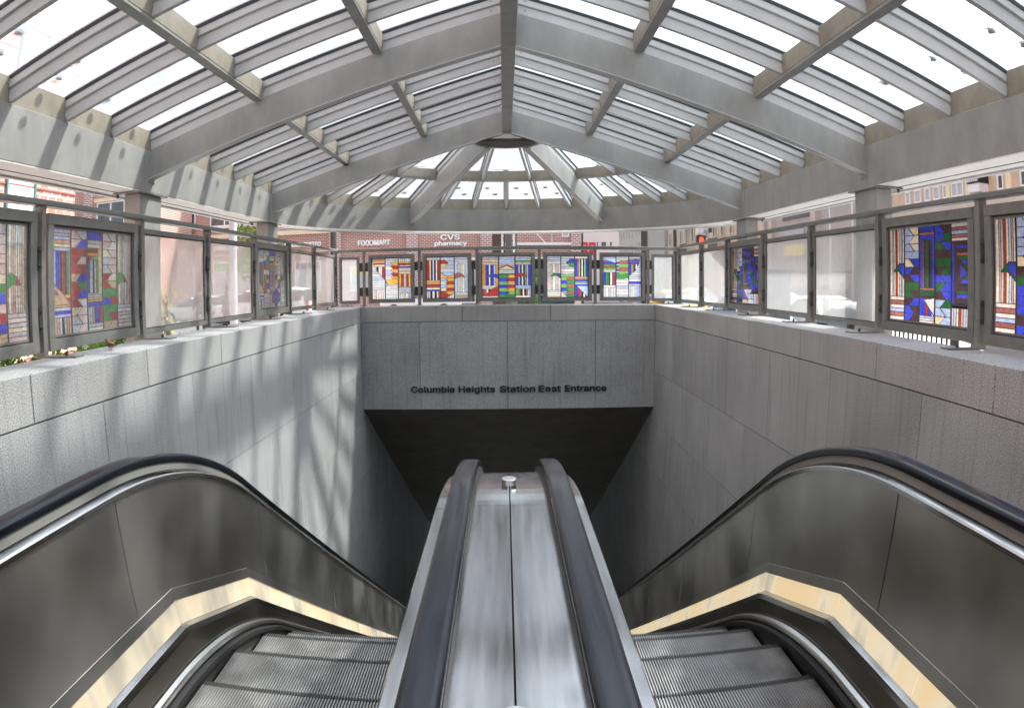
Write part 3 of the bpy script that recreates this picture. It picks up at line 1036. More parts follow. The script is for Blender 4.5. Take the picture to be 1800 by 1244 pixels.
        P.vs(0, 0, t1, 0.12, 'BGYGB'); P.hs(0, 0.1, t1, 0.38, 'mbgmmLG'); P.vs(0, 0.38, t1, 0.70, 'bbggNwmrb'); P.hs(0, 0.7, t1, 0.76, 'P'); P.vs(0, 0.76, t1, 1, 'GPGPG')
        P.poly([(0, 0.02), (t1, 0.02), (t1, 0.17), (0, 0.07)], 'B')
        P.hs(t1, 0, t2, 1, 'GGBGBGBGPPBPPG')
        for i in range(5):
            y = 0.10 + i * 0.085
            P.poly([(t1, y + 0.08), (0.46, y), (t2, y), (t2, y + 0.085), (0.44, y + 0.085)], 'mLmLg'[i]); P.poly([(t1, y + 0.03), (0.42, y + 0.05), (t1, y + 0.11)], 'bgbgb'[i])
        P.poly([(t1, 0.46), (t2, 0.42), (t2, 0.5), (0.54, 0.55), (t1, 0.55)], 'g')
        P.hs(t2, 0, 1, 0.72, 'GBGBGGBPGBPbG'); P.vs(t2, 0.72, 1, 1, 'BGYGBBG')
        P.clip([(t2, 0.08), (0.97, 0.06), (0.93, 0.2), (0.82, 0.38), (t2, 0.48)], lambda: (P.hs(t2, 0.05, 1, 0.18, 'Bmbmb'), P.vs(t2, 0.18, 1, 0.5, 'bbLrkwkBb')))
    for x in (t1, t2):
        P.rect(x - 0.008, 0, x + 0.008, 1, 'k')
    return P


def side_design(k, pal):
    """wide side panel, five columns; pal: 'warm' (left) or 'cool' (right)"""
    P = Paint(150, 124)
    P.rnd = random.Random(11 + k)
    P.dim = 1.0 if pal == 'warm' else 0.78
    rn = random.Random(k * 5 + (1 if pal == 'warm' else 9))
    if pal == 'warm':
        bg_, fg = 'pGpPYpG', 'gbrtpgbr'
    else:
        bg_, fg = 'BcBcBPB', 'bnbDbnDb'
    c = [0, 0.2, 0.4, 0.6, 0.8, 1.0]

    def mass(x, y):
        # diagonal body of the woven bird
        return abs((y - 0.18) - 0.75 * (x if k != 2 else 1 - x) * 0.8) < 0.26 or (0.35 < y < 0.85 and 0.25 < x < 0.8 and rn.random() < 0.55)
    for q in (1, 3):
        n = 12
        if pal == 'warm':
            on = (lambda i: 2 <= i <= 8) if q == 1 else (lambda i: i >= 5)
        else:
            on = (lambda i: i >= 5) if q == 1 else (lambda i: i <= 8)
        L = ''.join(rn.choice(fg) if on(i) else bg_[(i * 2) % len(bg_)] for i in range(n))
        Rr = ''.join(rn.choice(fg) if on(i + (1 if q == 1 else -1)) else bg_[(i * 2 + 1) % len(bg_)] for i in range(n))
        P.hexcol(c[q], 0, c[q + 1], 1, L, Rr, 0.36)
    if pal == 'warm':
        P.hs(0, 0, .2, .2, 'BGBtYB'); P.vs(0, .2, .2, .62, 'BbbnrngL'); P.hs(0, .62, .2, .84, 'orGoBbB'); P.vs(0, .84, .2, 1, 'ptGnGtp')
        P.poly([(0, .52), (.1, .60), (.2, .72), (0, .72)], 't'); P.poly([(0, .56), (.06, .62), (0, .62)], 'r')
        P.hs(.4, 0, .6, .08, 'b'); P.rect(.4, .08, .6, .64, 't'); P.hs(.4, .08, .57, .16, 'GP'); P.hs(.4, .17, .54, .28, 'roL'); P.vs(.4, .28, .55, .62, 'bbwGkGgL')
        P.poly([(.4, .24), (.47, .24), (.43, .30), (.4, .32)], 'r'); P.hs(.4, .64, .6, .76, 'Gtobb'); P.vs(.4, .76, .6, .93, 'GGtbbrr'); P.hs(.4, .93, .6, 1, 'GP')
        P.vs(.8, 0, 1, .76, 'tYGtGYGtG'); P.hs(.8, .76, 1, 1, 'GPGYGp')
        P.poly([(.8, .44), (.84, .41), (.90, .44), (.94, .52), (.87, .51), (.8, .56)], 'g'); P.poly([(.90, .44), (.95, .52), (.89, .51)], 'r')
    else:
        P.vs(0, 0, .2, .74, 'PtGrcBtP'); P.hs(0, .74, .2, 1, 'PmPBmP')
        P.poly([(.2, .38), (.12, .38), (.04, .47), (.12, .47), (.2, .56)], 'D'); P.poly([(.12, .39), (.2, .39), (.2, .52), (.12, .46)], 'b')
        P.hs(.4, 0, .6, .12, 'bbmb'); P.rect(.4, .12, .6, .68, 'b'); P.vs(.44, .14, .56, .64, 'mnDDkn'); P.hs(.4, .64, .6, .74, 'mDDn'); P.vs(.4, .74, .6, .93, 'bbrbB'); P.hs(.4, .93, .6, 1, 'BPP')
        P.poly([(.46, .76), (.6, .74), (.6, .93)], 'P')
        P.hs(.8, 0, 1, .17, 'PmBmP'); P.hs(.8, .17, 1, .80, 'nbnmDbDkbDbknDbnk'); P.vs(.8, .2, .86, .78, 'bn'); P.vs(.8, .82, 1, 1, 'PBcrtBP')
        P.poly([(.86, .3), (1, .48), (.86, .62)], 'n'); P.poly([(.9, .38), (.98, .48), (.9, .55)], 'b')
    for x in c[1:-1]:
        P.rect(x - 0.006, 0, x + 0.006, 1, 'k')
    return P


def frame(parent, axis, u0, u1, z0, z1, pos, fw, depth, inward, mat=RAILM, name='panel_frame', label=None):
    """picture frame in the plane axis=pos; inward = direction of the well"""
    mb = MB()
    a, b = sorted((pos, pos + inward * depth))

    def bx(ua, ub, za, zb_):
        if axis == 'x':
            mb.box(a, b, ua, ub, za, zb_, mat)
        else:
            mb.box(ua, ub, a, b, za, zb_, mat)
    bx(u0, u1, z1 - fw, z1, ); bx(u0, u1, z0, z0 + fw)
    bx(u0, u0 + fw, z0 + fw, z1 - fw); bx(u1 - fw, u1, z0 + fw, z1 - fw)
    # dark rubber glazing bead
    gwd = 0.012
    a, b = sorted((pos + inward * depth * 0.25, pos + inward * depth * 0.6))
    mat0 = mat; mat = RAILD
    i0, i1, j0, j1 = u0 + fw, u1 - fw, z0 + fw, z1 - fw

    def bx2(ua, ub, za, zb_):
        if axis == 'x':
            mb.box(a, b, ua, ub, za, zb_, RAILD)
        else:
            mb.box(ua, ub, a, b, za, zb_, RAILD)
    bx2(i0, i1, j1 - gwd, j1); bx2(i0, i1, j0, j0 + gwd); bx2(i0, i0 + gwd, j0 + gwd, j1 - gwd); bx2(i1 - gwd, i1, j0 + gwd, j1 - gwd)
    return mb.build(name, parent, bevel=0.003, label=label)


YP = [1.20, 2.80, 4.42, 6.08, 7.75, 9.39, 11.06, 12.62, 14.30]
ZRT2, ZRB2 = 0.748, 0.700
PZ0, PZ1 = -0.405, 0.655
YEND = 14.30


def side_rail(s):
    X = BXL if s < 0 else BXR
    nm = 'left' if s < 0 else 'right'
    rl = thing('glass_railing', 'grey steel railing with frosted and stained glass panels along the %s wall' % nm, 'railing', (X, 7, ZT))
    mb = MB()
    xa, xb = sorted((X - s * 0.0, X + s * 0.085))
    mb.box(min(X - 0.02 * s, X + 0.09 * s), max(X - 0.02 * s, X + 0.09 * s), -3, YEND + 0.02, ZRB2, ZRT2, RAILM)
    mb.build('top_rail', rl, bevel=0.008)
    for i, y in enumerate(YP):
        mb = MB()
        mb.box(xa, xb, y - 0.05, y + 0.008, ZT, ZRB2, RAILM)
        if s > 0:      # half-round cover with a flared foot on this side
            mb.lathe((X + 0.045, y + 0.002, ZT), [(0.078, 0), (0.072, 0.03), (0.056, 0.07), (0.052, 0.12), (0.052, 1.10)], RAILM, 16)
        po = mb.build('post', rl, smooth=(s > 0), bevel=0.0 if s > 0 else 0.004)
        mb = MB()
        xa2, xb2 = sorted((X + s * 0.10, X - s * 0.33))
        mb.box(xa2, xb2, y - 0.07, y + 0.05, ZT, ZT + 0.014, RAILM)
        mb.tube((X - s * 0.2, y - 0.01, ZT + 0.01), (X - s * 0.2, y - 0.01, ZT + 0.045), 0.016, 0.012, RAILD, 8)
        mb.build('base_plate', po)
    kinds = ['s', 's', 's', 'f', 'f', 's', 'f', 'f']
    if s > 0:
        kinds = ['s', 's', 's', 'f', 'f', 's', 'f', 'f']
    for i in range(len(YP) - 1):
        ya, yb = YP[i] + 0.02, YP[i + 1] - 0.055
        st = kinds[i] == 's'
        if st:
            ya += 0.04; yb -= 0.03
        fw = 0.085 if st else 0.05
        fr = frame(rl, 'x', ya, yb, PZ0, PZ1 - (0 if st else 0.03), X + s * (0.075 if not st else 0.092), fw, 0.045 if not st else 0.075, -s, label=('stained glass panel with woven bird pattern' if st else 'plain frosted glass panel') + ' in grey frame')
        gx = X + s * 0.052
        y0_, y1_, z0_, z1_ = ya + fw + 0.002, yb - fw - 0.002, PZ0 + fw + 0.002, PZ1 - fw - 0.002 - (0 if st else 0.03)
        if st:
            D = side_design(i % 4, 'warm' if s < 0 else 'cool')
            bw = 0.03      # pale border of the leaded light
            mb = MB(); 
            for q in ((y0_, y1_, z1_ - 0.025, z1_), (y0_, y1_, z0_, z0_ + 0.025), (y0_, y0_ + 0.025, z0_ + 0.025, z1_ - 0.025), (y1_ - 0.025, y1_, z0_ + 0.025, z1_ - 0.025)):
                mb.box(gx - 0.004, gx + 0.004, *q, RAILM)
            mb.build('leading', fr)
            q0, q1, r0, r1 = y0_ + 0.025, y1_ - 0.025, z0_ + 0.025, z1_ - 0.025
            if s < 0:
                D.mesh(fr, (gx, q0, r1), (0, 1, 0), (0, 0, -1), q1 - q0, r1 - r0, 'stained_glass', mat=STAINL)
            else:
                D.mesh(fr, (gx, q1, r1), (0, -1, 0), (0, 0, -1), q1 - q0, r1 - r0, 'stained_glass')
        else:
            mb = MB(); mb.face([(gx, y0_, z0_), (gx, y1_, z0_), (gx, y1_, z1_), (gx, y0_, z1_)], FROST); mb.build('frosted_glass', fr)
        # hinge brackets on the far post
        for zz in (0.30, -0.16):
            mb = MB()
            xa3, xb3 = sorted((X + s * 0.04, X + s * 0.008))
            mb.box(xa3, xb3, YP[i + 1] - 0.085, YP[i + 1] - 0.049, zz - 0.09, zz + 0.09, RAILD)
            for dz in (-0.06, 0.06):
                mb.tube((X + s * 0.008, YP[i + 1] - 0.068, zz + dz), (X - s * 0.008, YP[i + 1] - 0.068, zz + dz), 0.012, 0.010, RAILD, 8)
            mb.build('hinge', rl)
    return rl


side_rail(-1)
side_rail(1)
rl = thing('glass_railing', 'grey steel railing with five bright stained glass panels above the end wall', 'railing', (XC, YEND, ZT))
mb = MB(); mb.box(BXL - 0.05, BXR + 0.07, YEND - 0.03, YEND + 0.06, 0.665, 0.735, RAILM); mb.build('top_rail', rl, bevel=0.008)
XP = [-2.889, -1.735, -0.558, 0.713, 1.856, 2.965]
for x in XP:
    mb = MB(); mb.box(x - 0.030, x + 0.030, YEND - 0.02, YEND + 0.05, ZT, 0.665, RAILM); po = mb.build('post', rl, bevel=0.004)
    mb = MB(); mb.box(x - 0.05, x + 0.05, YEND - 0.14, YEND + 0.05, ZT, ZT + 0.014, RAILM); mb.build('base_plate', po)
EP = [(-2.793, -1.829), (-1.664, -0.663), (-0.524, 0.621), (0.794, 1.785), (1.950, 2.941)]
names = ['stained glass panel of orange and red wing and grey stripes', 'stained glass panel of red bird facing right', 'stained glass panel of blue and orange birds back to back',
         'stained glass panel of green and blue bird facing left', 'stained glass panel of green wing and blue block']
EP[4] = (1.950, 2.890)
for k, (a, b) in enumerate(EP):
    z0_, z1_ = -0.385, 0.605
    fr = frame(rl, 'y', a, b, z0_, z1_, YEND + 0.03, 0.068, 0.09, -1, label=names[k])
    D = end_design(k)
    fw = 0.072
    D.mesh(fr, (a + fw, YEND + 0.0, z1_ - fw), (1, 0, 0), (0, 0, -1), b - a - 2 * fw, z1_ - z0_ - 2 * fw, 'stained_glass')
for a, b in ((-3.42, -2.985), (3.04, 3.54)):
    fr = frame(rl, 'y', a, b, -0.385, 0.585, YEND + 0.03, 0.045, 0.05, -1, label='narrow frosted glass panel at the corner')
    mb = MB(); mb.face([(a + .046, YEND + .01, -.34), (b - .046, YEND + .01, -.34), (b - .046, YEND + .01, .54), (a + .046, YEND + .01, .54)], FROST); mb.build('frosted_glass', fr)
ed = sorted([q for p in EP for q in p] + [-2.985, 3.04])
for x in XP:
    lo = max(q for q in ed if q < x); hi = min(q for q in ed if q > x)
    for zz in (0.36, -0.15):
        for a, b in ((lo, x - 0.030), (x + 0.030, hi)):
            mb = MB(); mb.box(a - 0.004, b + 0.004, YEND - 0.01, YEND + 0.03, zz - 0.09, zz + 0.09, RAILD); mb.build('hinge', rl)

# ================================================================== ESCALATORS
SL = 0.627
def drop(y, y0_=2.05):
    """descent of the truss line below its level part"""
    T = 0.766; RR = 2.67; ym = y0_ + T; y1_ = ym + T * 0.847
    if y <= y0_:
        return 0.0
    if y >= y1_:
        return (y - ym) * SL
    return RR - math.sqrt(RR * RR - (y - y0_) ** 2) if (y - y0_) < y1_ - y0_ else 0


def polyl(pts):
    def f(y):
        for (a, za), (b, zb_) in zip(pts[:-1], pts[1:]):
            if y <= b:
                return za + (zb_ - za) * (y - a) / (b - a)
        return pts[-1][1]
    return f


YS = sorted(set([-1.5, 0.0, 1.0, 1.6] + [1.95 + 0.07 * i for i in range(28)] + [2.40, 3.265, 4.5, 5.5, 7, 9, 12, 16, 20, 24]))
RZ = -0.612
lt = polyl([(-2, -1.252), (2.40, -1.255), (3.265, -1.512), (26, -1.512 - SL * 22.735)])
lb = polyl([(-2, -1.368), (2.415, -1.368), (3.25, -1.612), (26, -1.612 - SL * 22.75)])
dk = polyl([(-2, -1.405), (2.425, -1.405), (3.235, -1.645), (26, -1.645 - SL * 22.765)])
rail = lambda y: RZ - drop(y)
skt = lambda y: -1.515 - drop(y, 2.13)


def loft(mb, fa, xa, fb, xb, mat, ys=YS, closed=False):
    mb.rings([[(xa, y, fa(y)), (xb, y, fb(y))] for y in ys], mat, closed=False, cap=False)


def section(mb, pts, f, mat, ys=YS):
    """sweep a closed section [(x, dz)] along profile f"""
    mb.rings([[(x, y, f(y) + dz) for x, dz in pts] for y in ys], mat)


def handrail_pts(xc, hw, n=5):
    pts = [(xc - hw + 0.004, -0.034), (xc + hw - 0.004, -0.034)]
    for i in range(n + 1):
        a = pi * 0.5 * i / n
        pts.append((xc + hw - 0.016 + 0.016 * cos(a * 1.0), -0.016 + 0.016 * sin(a)))
    for i in range(n + 1):
        a = pi / 2 + pi * 0.5 * i / n
        pts.append((xc - hw + 0.016 + 0.016 * cos(a), -0.016 + 0.016 * sin(a)))
    return pts


def lightmat():
    mt, n, o = newmat('backlit_glass')
    b = n.nodes.new('ShaderNodeBsdfPrincipled')
    b.inputs['Base Color'].default_value = (0.34, 0.29, 0.21, 1)
    b.inputs['Roughness'].default_value = 0.3
    t = n.nodes.new('ShaderNodeTexCoord')
    mp = n.nodes.new('ShaderNodeMapping'); mp.inputs['Scale'].default_value = (1, 1.6, 0.6)
    nz = n.nodes.new('ShaderNodeTexNoise'); nz.inputs['Scale'].default_value = 2.6; nz.inputs['Detail'].default_value = 2
    n.links.new(t.outputs['Object'], mp.inputs['Vector']); n.links.new(mp.outputs[0], nz.inputs['Vector'])
    rp = n.nodes.new('ShaderNodeValToRGB')
    rp.color_ramp.elements[0].position = 0.36; rp.color_ramp.elements[0].color = (0.42, 0.39, 0.33, 1)
    rp.color_ramp.elements[1].position = 0.66; rp.color_ramp.elements[1].color = (1.0, 0.76, 0.42, 1)
    e = rp.color_ramp.elements.new(0.48); e.color = (0.98, 0.86, 0.62, 1)
    n.links.new(nz.outputs['Fac'], rp.inputs['Fac'])
    n.links.new(rp.outputs[0], b.inputs['Emission Color'])
    b.inputs['Emission Strength'].default_value = 0.42
    n.links.new(b.outputs[0], o.inputs[0])
    return mt


LIGHTM = lightmat()


def escalator(s, label):
    """s=-1 left, +1 right; outer side towards the granite wall"""
    es = thing('escalator', label, 'escalator', (s * 0.79, 3.0, -1.61))
    X = lambda x: s * x
    # outer handrail and its guides
    mb = MB(); section(mb, [(X(a), b) for a, b in handrail_pts(1.442, 0.042)], rail, RUB); mb.build('handrail', es, smooth=True)
    mb = MB(); section(mb, [(X(1.405), -0.068), (X(1.475), -0.068), (X(1.47), -0.030), (X(1.415), -0.030)], rail, KHAKI)
    mb.build('handrail_guide', es)
    mb = MB()
    section(mb, [(X(1.376), -0.102), (X(1.395), -0.104), (X(1.405), -0.070), (X(1.400), -0.070), (X(1.379), -0.080)], rail, STEEL)
    section(mb, [(X(1.374), -0.0855), (X(1.380), -0.086), (X(1.382), -0.080), (X(1.378), -0.079)], rail, STEELB)
    mb.build('moulding', es)
    # balustrade panels
    js = [-1.5, 0.68, 2.09, 3.56, 5.02, 6.18, 7.6, 9.0, 12, 18, 24]
    for a, b in zip(js[:-1], js[1:]):
        ys = sorted([a + 0.004, b - 0.004] + [y for y in YS if a + 0.01 < y < b - 0.01])
        mb = MB()
        mb.rings([[(X(1.392), y, rail(y) - 0.100), (X(1.380), y, lt(y) + 0.055), (X(1.396), y, lt(y) + 0.055), (X(1.402), y, rail(y) - 0.100)] for y in ys], STEELP)
        mb.build('balustrade_panel', es, smooth=False)
        if a > 3:
            mb = MB(); mb.rings([[(X(1.3905), y, rail(a) - 0.11 - (y - a) * 0.6), (X(1.3790), y, lt(a) + 0.06 - (y - a) * 0.6), (X(1.392), y, lt(a) + 0.06 - (y - a) * 0.6), (X(1.40), y, rail(a) - 0.11 - (y - a) * 0.6)] for y in (a - 0.005, a + 0.005)], STEELB); mb.build('joint_strip', es)
    mb = MB()
    loft(mb, lambda y: rail(y) - 0.10, X(1.400), lambda y: lt(y) + 0.05, X(1.400), GASK)
    mb.build('balustrade_backing', es)
    mb = MB()
    section(mb, [(X(1.372), 0.002), (X(1.392), 0.002), (X(1.392), 0.06), (X(1.378), 0.056)], lt, STEELP); mb.build('light_trim', es)
    # lit glass strip
    lj = [-1.5, 0.2, 1.72, 2.405, 3.26, 3.93, 5.05, 6.2, 7.4, 9, 12, 18, 24]
    for a, b in zip(lj[:-1], lj[1:]):
        ys = sorted([a + 0.003, b - 0.003] + [y for y in YS if a + 0.01 < y < b - 0.01])
        mb = MB()
        mb.rings([[(X(1.368), y, lb(y)), (X(1.380), y, lt(y)), (X(1.390), y, lt(y)), (X(1.390), y, lb(y))] for y in ys], LIGHTM)
        mb.build('light_strip', es)
    mb = MB()
    mb.rings([[(X(1.369), y, lb(y) - 0.002), (X(1.345), y, lb(y) - 0.012), (X(1.338), y, dk(y)), (X(1.37), y, dk(y) - 0.01)] for y in YS], STEEL)
    mb.build('deck_trim', es)
    mb = MB()
    mb.rings([[(X(1.336), y, dk(y) - 0.002), (X(1.325), y, min(skt(y) + 0.022, dk(y) - 0.008)), (X(1.33), y, min(skt(y) + 0.022, dk(y) - 0.008) - 0.02), (X(1.36), y, dk(y) - 0.02)] for y in YS], STEELDK)
    mb.build('inner_deck', es)
    mb = MB(); section(mb, [(X(1.294), -0.018), (X(1.324), -0.012), (X(1.324), 0.012), (X(1.316), 0.013), (X(1.300), 0.004), (X(1.295), -0.004)], skt, STEELB); mb.build('skirt_edge', es)
    mb = MB(); section(mb, [(X(1.294), -0.12), (X(1.31), -0.12), (X(1.31), -0.017), (X(1.300), -0.017)], skt, RUBS)
    section(mb, [(X(1.268), -0.055), (X(1.296), -0.050), (X(1.296), -0.030), (X(1.27), -0.035)], skt, RUBS)
    section(mb, [(X(1.295), -0.6), (X(1.31), -0.6), (X(1.31), -0.12), (X(1.295), -0.12)], skt, STEELDK)
    mb.build('skirt_panel', es)
    # outer deck towards the wall
    mb = MB()
    mb.rings([[(X(1.48), y, rail(y) - 0.30), (X(2.84), y, rail(y) - 0.55), (X(2.84), y, rail(y) - 0.75), (X(1.48), y, rail(y) - 0.75)] for y in YS], TRUSS)
    mb.rings([[(X(1.478), y, rail(y) - 0.035), (X(1.482), y, rail(y) - 0.035), (X(1.482), y, rail(y) - 0.32), (X(1.478), y, rail(y) - 0.32)] for y in YS], TRUSS)
    mb.build('outer_deck', es)
    # inner handrail beside the divider
    xi = 0.138 if s < 0 else 0.165
    mb = MB(); section(mb, [(X(a), b) for a, b in handrail_pts(xi, 0.036)], rail, RUB); mb.build('handrail', es, smooth=True)
    mb = MB(); section(mb, [(X(xi - 0.038), -0.066), (X(xi + 0.043), -0.066), (X(xi + 0.040), -0.030), (X(xi - 0.036), -0.030)], rail, GASK); mb.build('handrail_guide', es)
    xo = xi + 0.080
    for a, b in ((-1.5, 2.04), (2.04, 24)):
        ys = sorted([a + 0.001, b - 0.001] + [y for y in YS if a + 0.01 < y < b - 0.01])
        mb = MB()
        mb.rings([[(X(xi + 0.03), y, rail(y) - 0.068), (X(xo - 0.004), y, rail(y) - 0.068), (X(xo), y, rail(y) - 0.074), (X(xo), y, rail(y) - 0.12), (X(xi + 0.03), y, rail(y) - 0.12)] for y in ys], STEEL)
        mb.build('moulding', es)
    mb = MB()
    section(mb, [(X(xo - 0.012), -0.92), (X(xo - 0.004), -0.92), (X(xo - 0.004), -0.11), (X(xo - 0.012), -0.11)], rail, STEELDK)
    mb.build('inner_balustrade', es)
    # steps
    xa, xb = 0.285, 1.285
    def step_mesh():
        mb = MB()
        x0, x1 = sorted((X(xa), X(xb)))
        mb.box(x0, x1, -0.400, -0.0, -0.20, -0.010, ALUD)
        n = 80
        p = (x1 - x0) / n
        for i in range(n):
            q = x0 + i * p
            mb.box(q, q + p * 0.50, -0.398, -0.034, -0.012, 0.0, ALU)
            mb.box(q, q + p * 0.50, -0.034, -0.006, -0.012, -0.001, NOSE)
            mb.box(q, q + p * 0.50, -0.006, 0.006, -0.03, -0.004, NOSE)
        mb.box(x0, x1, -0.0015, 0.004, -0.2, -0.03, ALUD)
        return mb
    first = None
    k = -6
    for k in range(-6, 24):
        yn = 1.965 + 0.4 * k
        z = -1.612 - drop(yn - 0.2, 2.0)
        if first is None:
            sm = step_mesh()
            o_ = tuple(es['_o'])
            es['_o'] = (0, 0, 0)
            first = sm.build('step', es)
            es['_o'] = o_
            st = first
        else:
            st = first.copy(); scn.collection.objects.link(st); st.parent = es
        st.location = Vector((0, yn, z)) - Vector(o_)
    return es


escalator(-1, 'left escalator going down, its outer balustrade beside the sunlit wall')
escalator(1, 'right escalator going down, its outer balustrade beside the shaded wall')
dv = thing('escalator_divider', 'brushed steel deck with a centre seam between the two inner handrails', 'deck', (0.012, 2, -0.68))
dr = lambda y: rail(y) - 0.056
for xa, xb in ((-0.122, 0.009), (0.013, 0.141)):
    for a, b in ((-1.5, 2.04), (2.04, 24)):
        ys = sorted([a + 0.001, b - 0.001] + [y for y in YS if a + 0.01 < y < b - 0.01])
        mb = MB(); mb.rings([[(xa, y, dr(y)), (xb, y, dr(y)), (xb, y, dr(y) - 0.03), (xa, y, dr(y) - 0.03)] for y in ys], STEEL); mb.build('deck_plate', dv)
mb = MB(); section(mb, [(-0.15, -0.02), (0.18, -0.02), (0.18, -0.6), (-0.15, -0.6)], dr, RUBS); mb.build('deck_core', dv)
for y in (2.30, 0.905):
    mb = MB(); mb.lathe((0.010, y, dr(y)), [(0.026, -0.01), (0.026, 0.020), (0.024, 0.023)], STEELB, 28); mb.build('stop_button', dv)
# upper landing
mb = MB(); mb.box(-2.85, 2.98, -6, 0.3, -1.9, -1.615, STEELDK); mb.build('landing', kind='structure')

# ================================================================== THE STREET OUTSIDE
G = -1.6
mb = MB(); S = 1500
mb.face([(-S, -S, G - 0.13), (-3.3, -S, G - 0.13), (-3.3, S, G - 0.13), (-S, S, G - 0.13)], ASPH)
mb.face([(3.4, -S, G - 0.13), (S, -S, G - 0.13), (S, S, G - 0.13), (3.4, S, G - 0.13)], ASPH)
mb.face([(-3.3, 14.3, G - 0.13), (3.4, 14.3, G - 0.13), (3.4, S, G - 0.13), (-3.3, S, G - 0.13)], ASPH)
mb.build('road', kind='structure')
mb = MB()
mb.box(-12.0, -3.32, -30, 22, G - 0.3, G, CONC); mb.box(3.46, 5.1, -30, 22, G - 0.3, G, CONC); mb.box(-3.32, 3.46, 14.35, 22, G - 0.3, G, CONC)
mb.box(-60, 5.1, 41, 45, G - 0.3, G, CONC); mb.box(17.2, 20, -30, 130, G - 0.3, G, CONC); mb.box(-3.3, 3.4, -30, -6, G - 0.3, G - 0.01, CONC)
mb.build('pavement', kind='structure')
mb = MB()
for x in (10.9,):
    for k in range(22):
        mb.box(x - 0.06, x + 0.06, 2 + k * 5, 4 + k * 5, G - 0.13, G - 0.124, WHITE)
for k in range(9):
    mb.box(5.6 + k * 1.2, 6.1 + k * 1.2, 22.6, 25.6, G - 0.13, G - 0.124, WHITE)
mb.build('road_markings', kind='structure')


def window(parent, axis, pos, out, u0, u1, z0, z1, nx=2, nz=1, fr=WHITE, gl=WGLS, fw=0.09, top=None, sill=None):
    """window on a wall face; axis 'y' wall faces -Y, axis 'x' wall faces +-X (out = sign)"""
    def bx(mb, ua, ub, za, zb_, d0, d1, mt):
        a, b = sorted((pos + out * d0, pos + out * d1))
        if axis == 'y':
            mb.box(ua, ub, a, b, za, zb_, mt)
        else:
            mb.box(a, b, ua, ub, za, zb_, mt)
    mb = MB()
    bx(mb, u0, u1, z1 - fw, z1, 0, 0.09, fr); bx(mb, u0, u1, z0, z0 + fw, 0, 0.09, fr)
    for i in range(nx + 1):
        u = u0 + (u1 - u0 - fw) * i / nx
        bx(mb, u, u + fw, z0 + fw, z1 - fw, 0, 0.09, fr)
    for j in range(1, nz):
        z = z0 + (z1 - z0) * j / nz
        for i in range(nx):
            ua = u0 + (u1 - u0 - fw) * i / nx + fw; ub = u0 + (u1 - u0 - fw) * (i + 1) / nx
            bx(mb, ua, ub, z - fw / 2, z + fw / 2, 0, 0.08, fr)
    if sill:
        bx(mb, u0 - 0.1, u1 + 0.1, z0 - 0.12, z0 - 0.002, 0, 0.16, sill)
    w_ = mb.build('window', parent)
    mb = MB()
    bx(mb, u0 + fw * 0.5, u1 - fw * 0.5, z0 + fw * 0.5, z1 - fw * 0.5, 0.0, 0.035, gl)
    if top:
        bx(mb, u0 + fw, u1 - fw, z1 - (z1 - z0) * 0.26, z1 - fw, 0.035, 0.05, top)
    mb.build('pane', w_)
    return w_


# ---- brick shops across the street
st = thing('brick_building', 'long red brick shop building with white letter signs across the street', 'building', (-12, 45, G))
mb = MB(); mb.box(-36, 4.9, 45, 60, G - 0.2, 9.5, BRK); mb.build('wall', st)
for a, b in ((-11.4, -10.6), (-6.26, -5.52), (-1.49, -0.76), (4.27, 4.9), (-36, -35), (-25.2, -24.5)):
    mb = MB(); mb.box(a, b, 44.75, 44.995, G, 9.4, BRKP); mb.build('pier', st)
for a, b in ((-24.0, -20.6), (-20.3, -11.45), (-10.4, -6.3), (-5.4, -1.6), (-0.7, 4.2)):
    zo = 3.45 if b < -6 else 3.62
    mb = MB(); mb.box(a, b, 44.86, 44.997, zo, zo + 0.27, BAND); mb.box(a, b, 44.90, 44.998, 2.25, 2.32, BAND); mb.build('stone_band', st)
mb = MB(); mb.box(-36, 4.9, 44.7, 45, 9.4, 9.9, BAND); mb.build('cornice', st)
DKG = pbr('dark_shop_glass', (0.035, 0.045, 0.05), 0.08, var=0.4, vscale=0.6, spec=0.8)
GRNF = pbr('green_film', (0.28, 0.55, 0.12), 0.5)
YELF = pbr('yellow_film', (0.85, 0.62, 0.10), 0.5)
window(st, 'y', 45, -1, -24.0, -21.3, 4.38, 7.6, 2, 2, sill=WHITE)
window(st, 'y', 45, -1, -20.12, -16.8, 4.28, 7.6, 3, 1, sill=WHITE)
window(st, 'y', 45, -1, -15.6, -12.4, 4.28, 7.6, 3, 1, sill=WHITE)
window(st, 'y', 45, -1, -9.8, -7.0, 4.4, 7.6, 2, 2, sill=WHITE)
window(st, 'y', 45, -1, -5.0, -2.0, 4.4, 7.6, 2, 2, sill=WHITE)
window(st, 'y', 45, -1, -24.2, -21.42, -0.37, 1.97, 2, 1, gl=WGLL, top=DKG)
window(st, 'y', 45, -1, -19.9, -17.1, -0.42, 1.86, 2, 1, gl=WGLL, top=GRNF)
window(st, 'y', 45, -1, -13.85, -12.0, -0.35, 1.66, 2, 1, gl=WGLL, top=DKG)
window(st, 'y', 45, -1, -10.0, -7.4, -0.44, 1.18, 2, 1, gl=WGLL, top=YELF)
window(st, 'y', 45, -1, -5.2, -1.8, -1.3, 1.6, 3, 1, gl=DKG, top=YELF)
window(st, 'y', 45, -1, -0.5, 4.0, -1.3, 1.6, 4, 1, gl=DKG)
mb = MB(); mb.box(-0.7, 4.25, 44.2, 44.99, 2.36, 2.5, WHITE); mb.tube((2.6, 44.4, 2.5), (1.4, 44.9, 3.9), 0.03, 0.03, WHITE, 6); mb.build('awning', st)
window(st, 'y', 45, -1, 3.7, 4.2, 2.9, 3.9, 1, 1, gl=WGLL)
